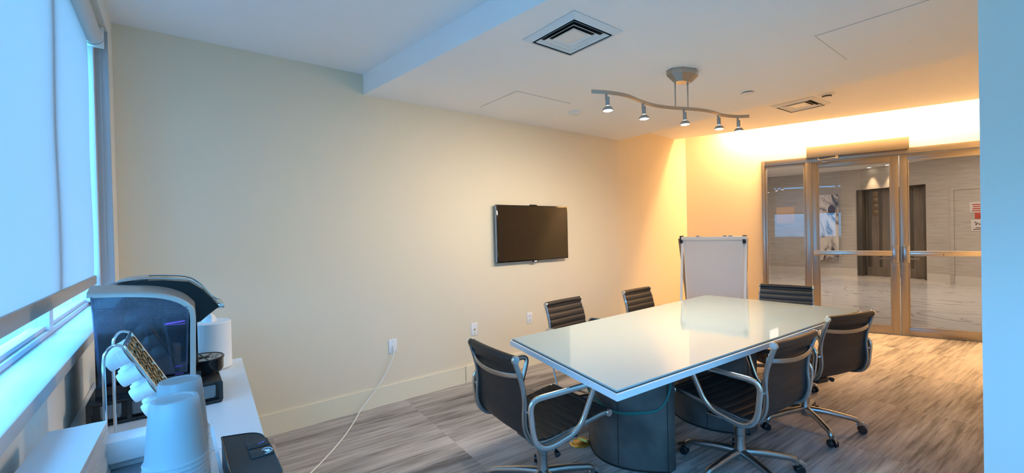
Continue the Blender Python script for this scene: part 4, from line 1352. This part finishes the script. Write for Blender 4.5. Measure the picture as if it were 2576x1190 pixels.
# napkins
nap0 = None
for k in range(42):
    hh = .0036
    if nap0 is None:
        t = MB(); nx, ny = .047, .14
        for q in range(2):
            pts_ = []
            for a in range(9): pts_.append((-nx + 2 * nx * a / 8, .0003 * math.sin(a * 1.3)))
            poly = [(x, z + q * .0017) for x, z in pts_] + [(x, z + q * .0017 + .0014) for x, z in reversed(pts_)]
            t.prism(poly, XZ, -ny, ny)
        nap0 = t.build('paper_napkin', M_napkin, smooth=False); p_ = nap0
    else: p_ = dup(nap0)
    top_ = k == 41
    tag(p_, 'topmost white napkin of the stack in the lower left corner' if top_ else 'folded white paper napkin in the stack in the lower left corner', 'napkin', 'stacked white napkins')
    f_ = k / 41
    p_.location = (-.178 + .012 * (1 - f_) + random.uniform(-.0014, .0014), 1.188 + random.uniform(-.002, .002), ZC + .0008 + k * hh)
    p_.rotation_euler = (0, 0, math.radians(-2 + random.uniform(-.6, .6)))

# plastic cup stacks (upside down, nested)
cup0 = None
def cup_stack(x, y, n_, which):
    global cup0
    for k in range(n_):
        if cup0 is None:
            t = MB()
            t.lathe([(.0428, .0), (.0440, .0012), (.0430, .003), (.0412, .004), (.0398, .012), (.0370, .050), (.0328, .094), (.0310, .0985), (.026, .0990), (.024, .0975), (0, .0970), (0, .0966), (.024, .0970), (.0258, .0985), (.0306, .0980), (.0324, .0935), (.0366, .050), (.0394, .012), (.0408, .0045), (.0422, .003)], 36, closed=False)
            cup0 = t.build('plastic_cup', M_cup); p_ = cup0
        else: p_ = dup(cup0)
        if k == n_ - 1: lb = 'topmost clear plastic cup of the %s stack' % which
        else: lb = 'clear plastic cup nested in the %s stack' % which
        tag(p_, lb, 'cup', 'cups in the %s stack' % which)
        p_.location = (x, y, ZC + .0055 + k * .0076)
cup_stack(-.004, .895, 26, 'nearer upside-down')
cup_stack(.004, 1.005, 26, 'farther upside-down')

# acrylic organiser
ao = thing('acrylic_tray', 'clear acrylic tray holding the plastic cup stacks', 'tray', (.0, .98, ZC))
t = MB()
t.box((-.062, .80, ZC + .0005), (.066, 1.150, ZC + .005)); t.box((.060, .80, ZC + .005), (.066, 1.262, ZC + .100)); t.box((-.062, .80, ZC + .005), (-.056, 1.150, ZC + .06))
world_part(t, 'tray_shell', M_acrylic, ao, smooth=False)
t = MB(); t.box((.0598, .80, ZC + .100), (.0662, 1.262, ZC + .1015)); t.box((.0598, 1.262, ZC + .005), (.0662, 1.2635, ZC + .1015)); world_part(t, 'polished_edge', M_acredge, ao, smooth=False)

# black touch panel machine
mc = thing('countertop_appliance', 'black rounded countertop appliance with two touch panels at the near cabinet edge', 'countertop machine', (.105, 1.0, ZC))
ZT = ZC + .13
out = rounded_loop([(.071, 1.108, 0), (.139, 1.084, 0), (.147, 1.00, 0), (.146, .86, 0), (.071, .86, 0)], [.004, .030, .02, .02, .02], 6)
t = MB(); poly = [(p.x, p.y) for p in out]; t.prism(poly, XY, ZC + .001, ZT); world_part(t, 'machine_body', M_blackmt, mc, ang=40)
t = MB(); t.tube([(p.x, p.y, ZT) for p in out], .0014, 6, closed=True); world_part(t, 'top_rim', M_blackgl, mc)
for k, (ya, yb) in enumerate(((1.002, 1.038), (.957, .996))):
    t = MB(); t.box((.108, ya, ZT + .0005), (.146, yb, ZT + .0022), .001); pnl = world_part(t, 'touch_panel', M_blackmt, mc)
    t = MB()
    if k == 0:
        for q in range(3): t.cyl((.128 + q * .004, ya + .014 + q * .002, ZT + .0022), (.128 + q * .004, ya + .014 + q * .002, ZT + .0026), .0018 + .0006 * q, seg=10)
        ic = world_part(t, 'panel_icon', M_iconb, mc)
    else:
        pl_ = [(.131, ya + .022), (.140, ya + .020), (.142, ya + .012), (.136, ya + .008)]
        t.prism([(x, y) for x, y in pl_], XY, ZT + .0022, ZT + .0026)
        t.tube(bez([(.128, ya + .022, ZT + .0025), (.134, ya + .029, ZT + .0025), (.143, ya + .024, ZT + .0025), (.145, ya + .012, ZT + .0025), (.138, ya + .004, ZT + .0025), (.131, ya + .004, ZT + .0025)], 4), .0007, 5)
        ic = world_part(t, 'panel_icon', M_icon, mc)
    ic.parent = pnl
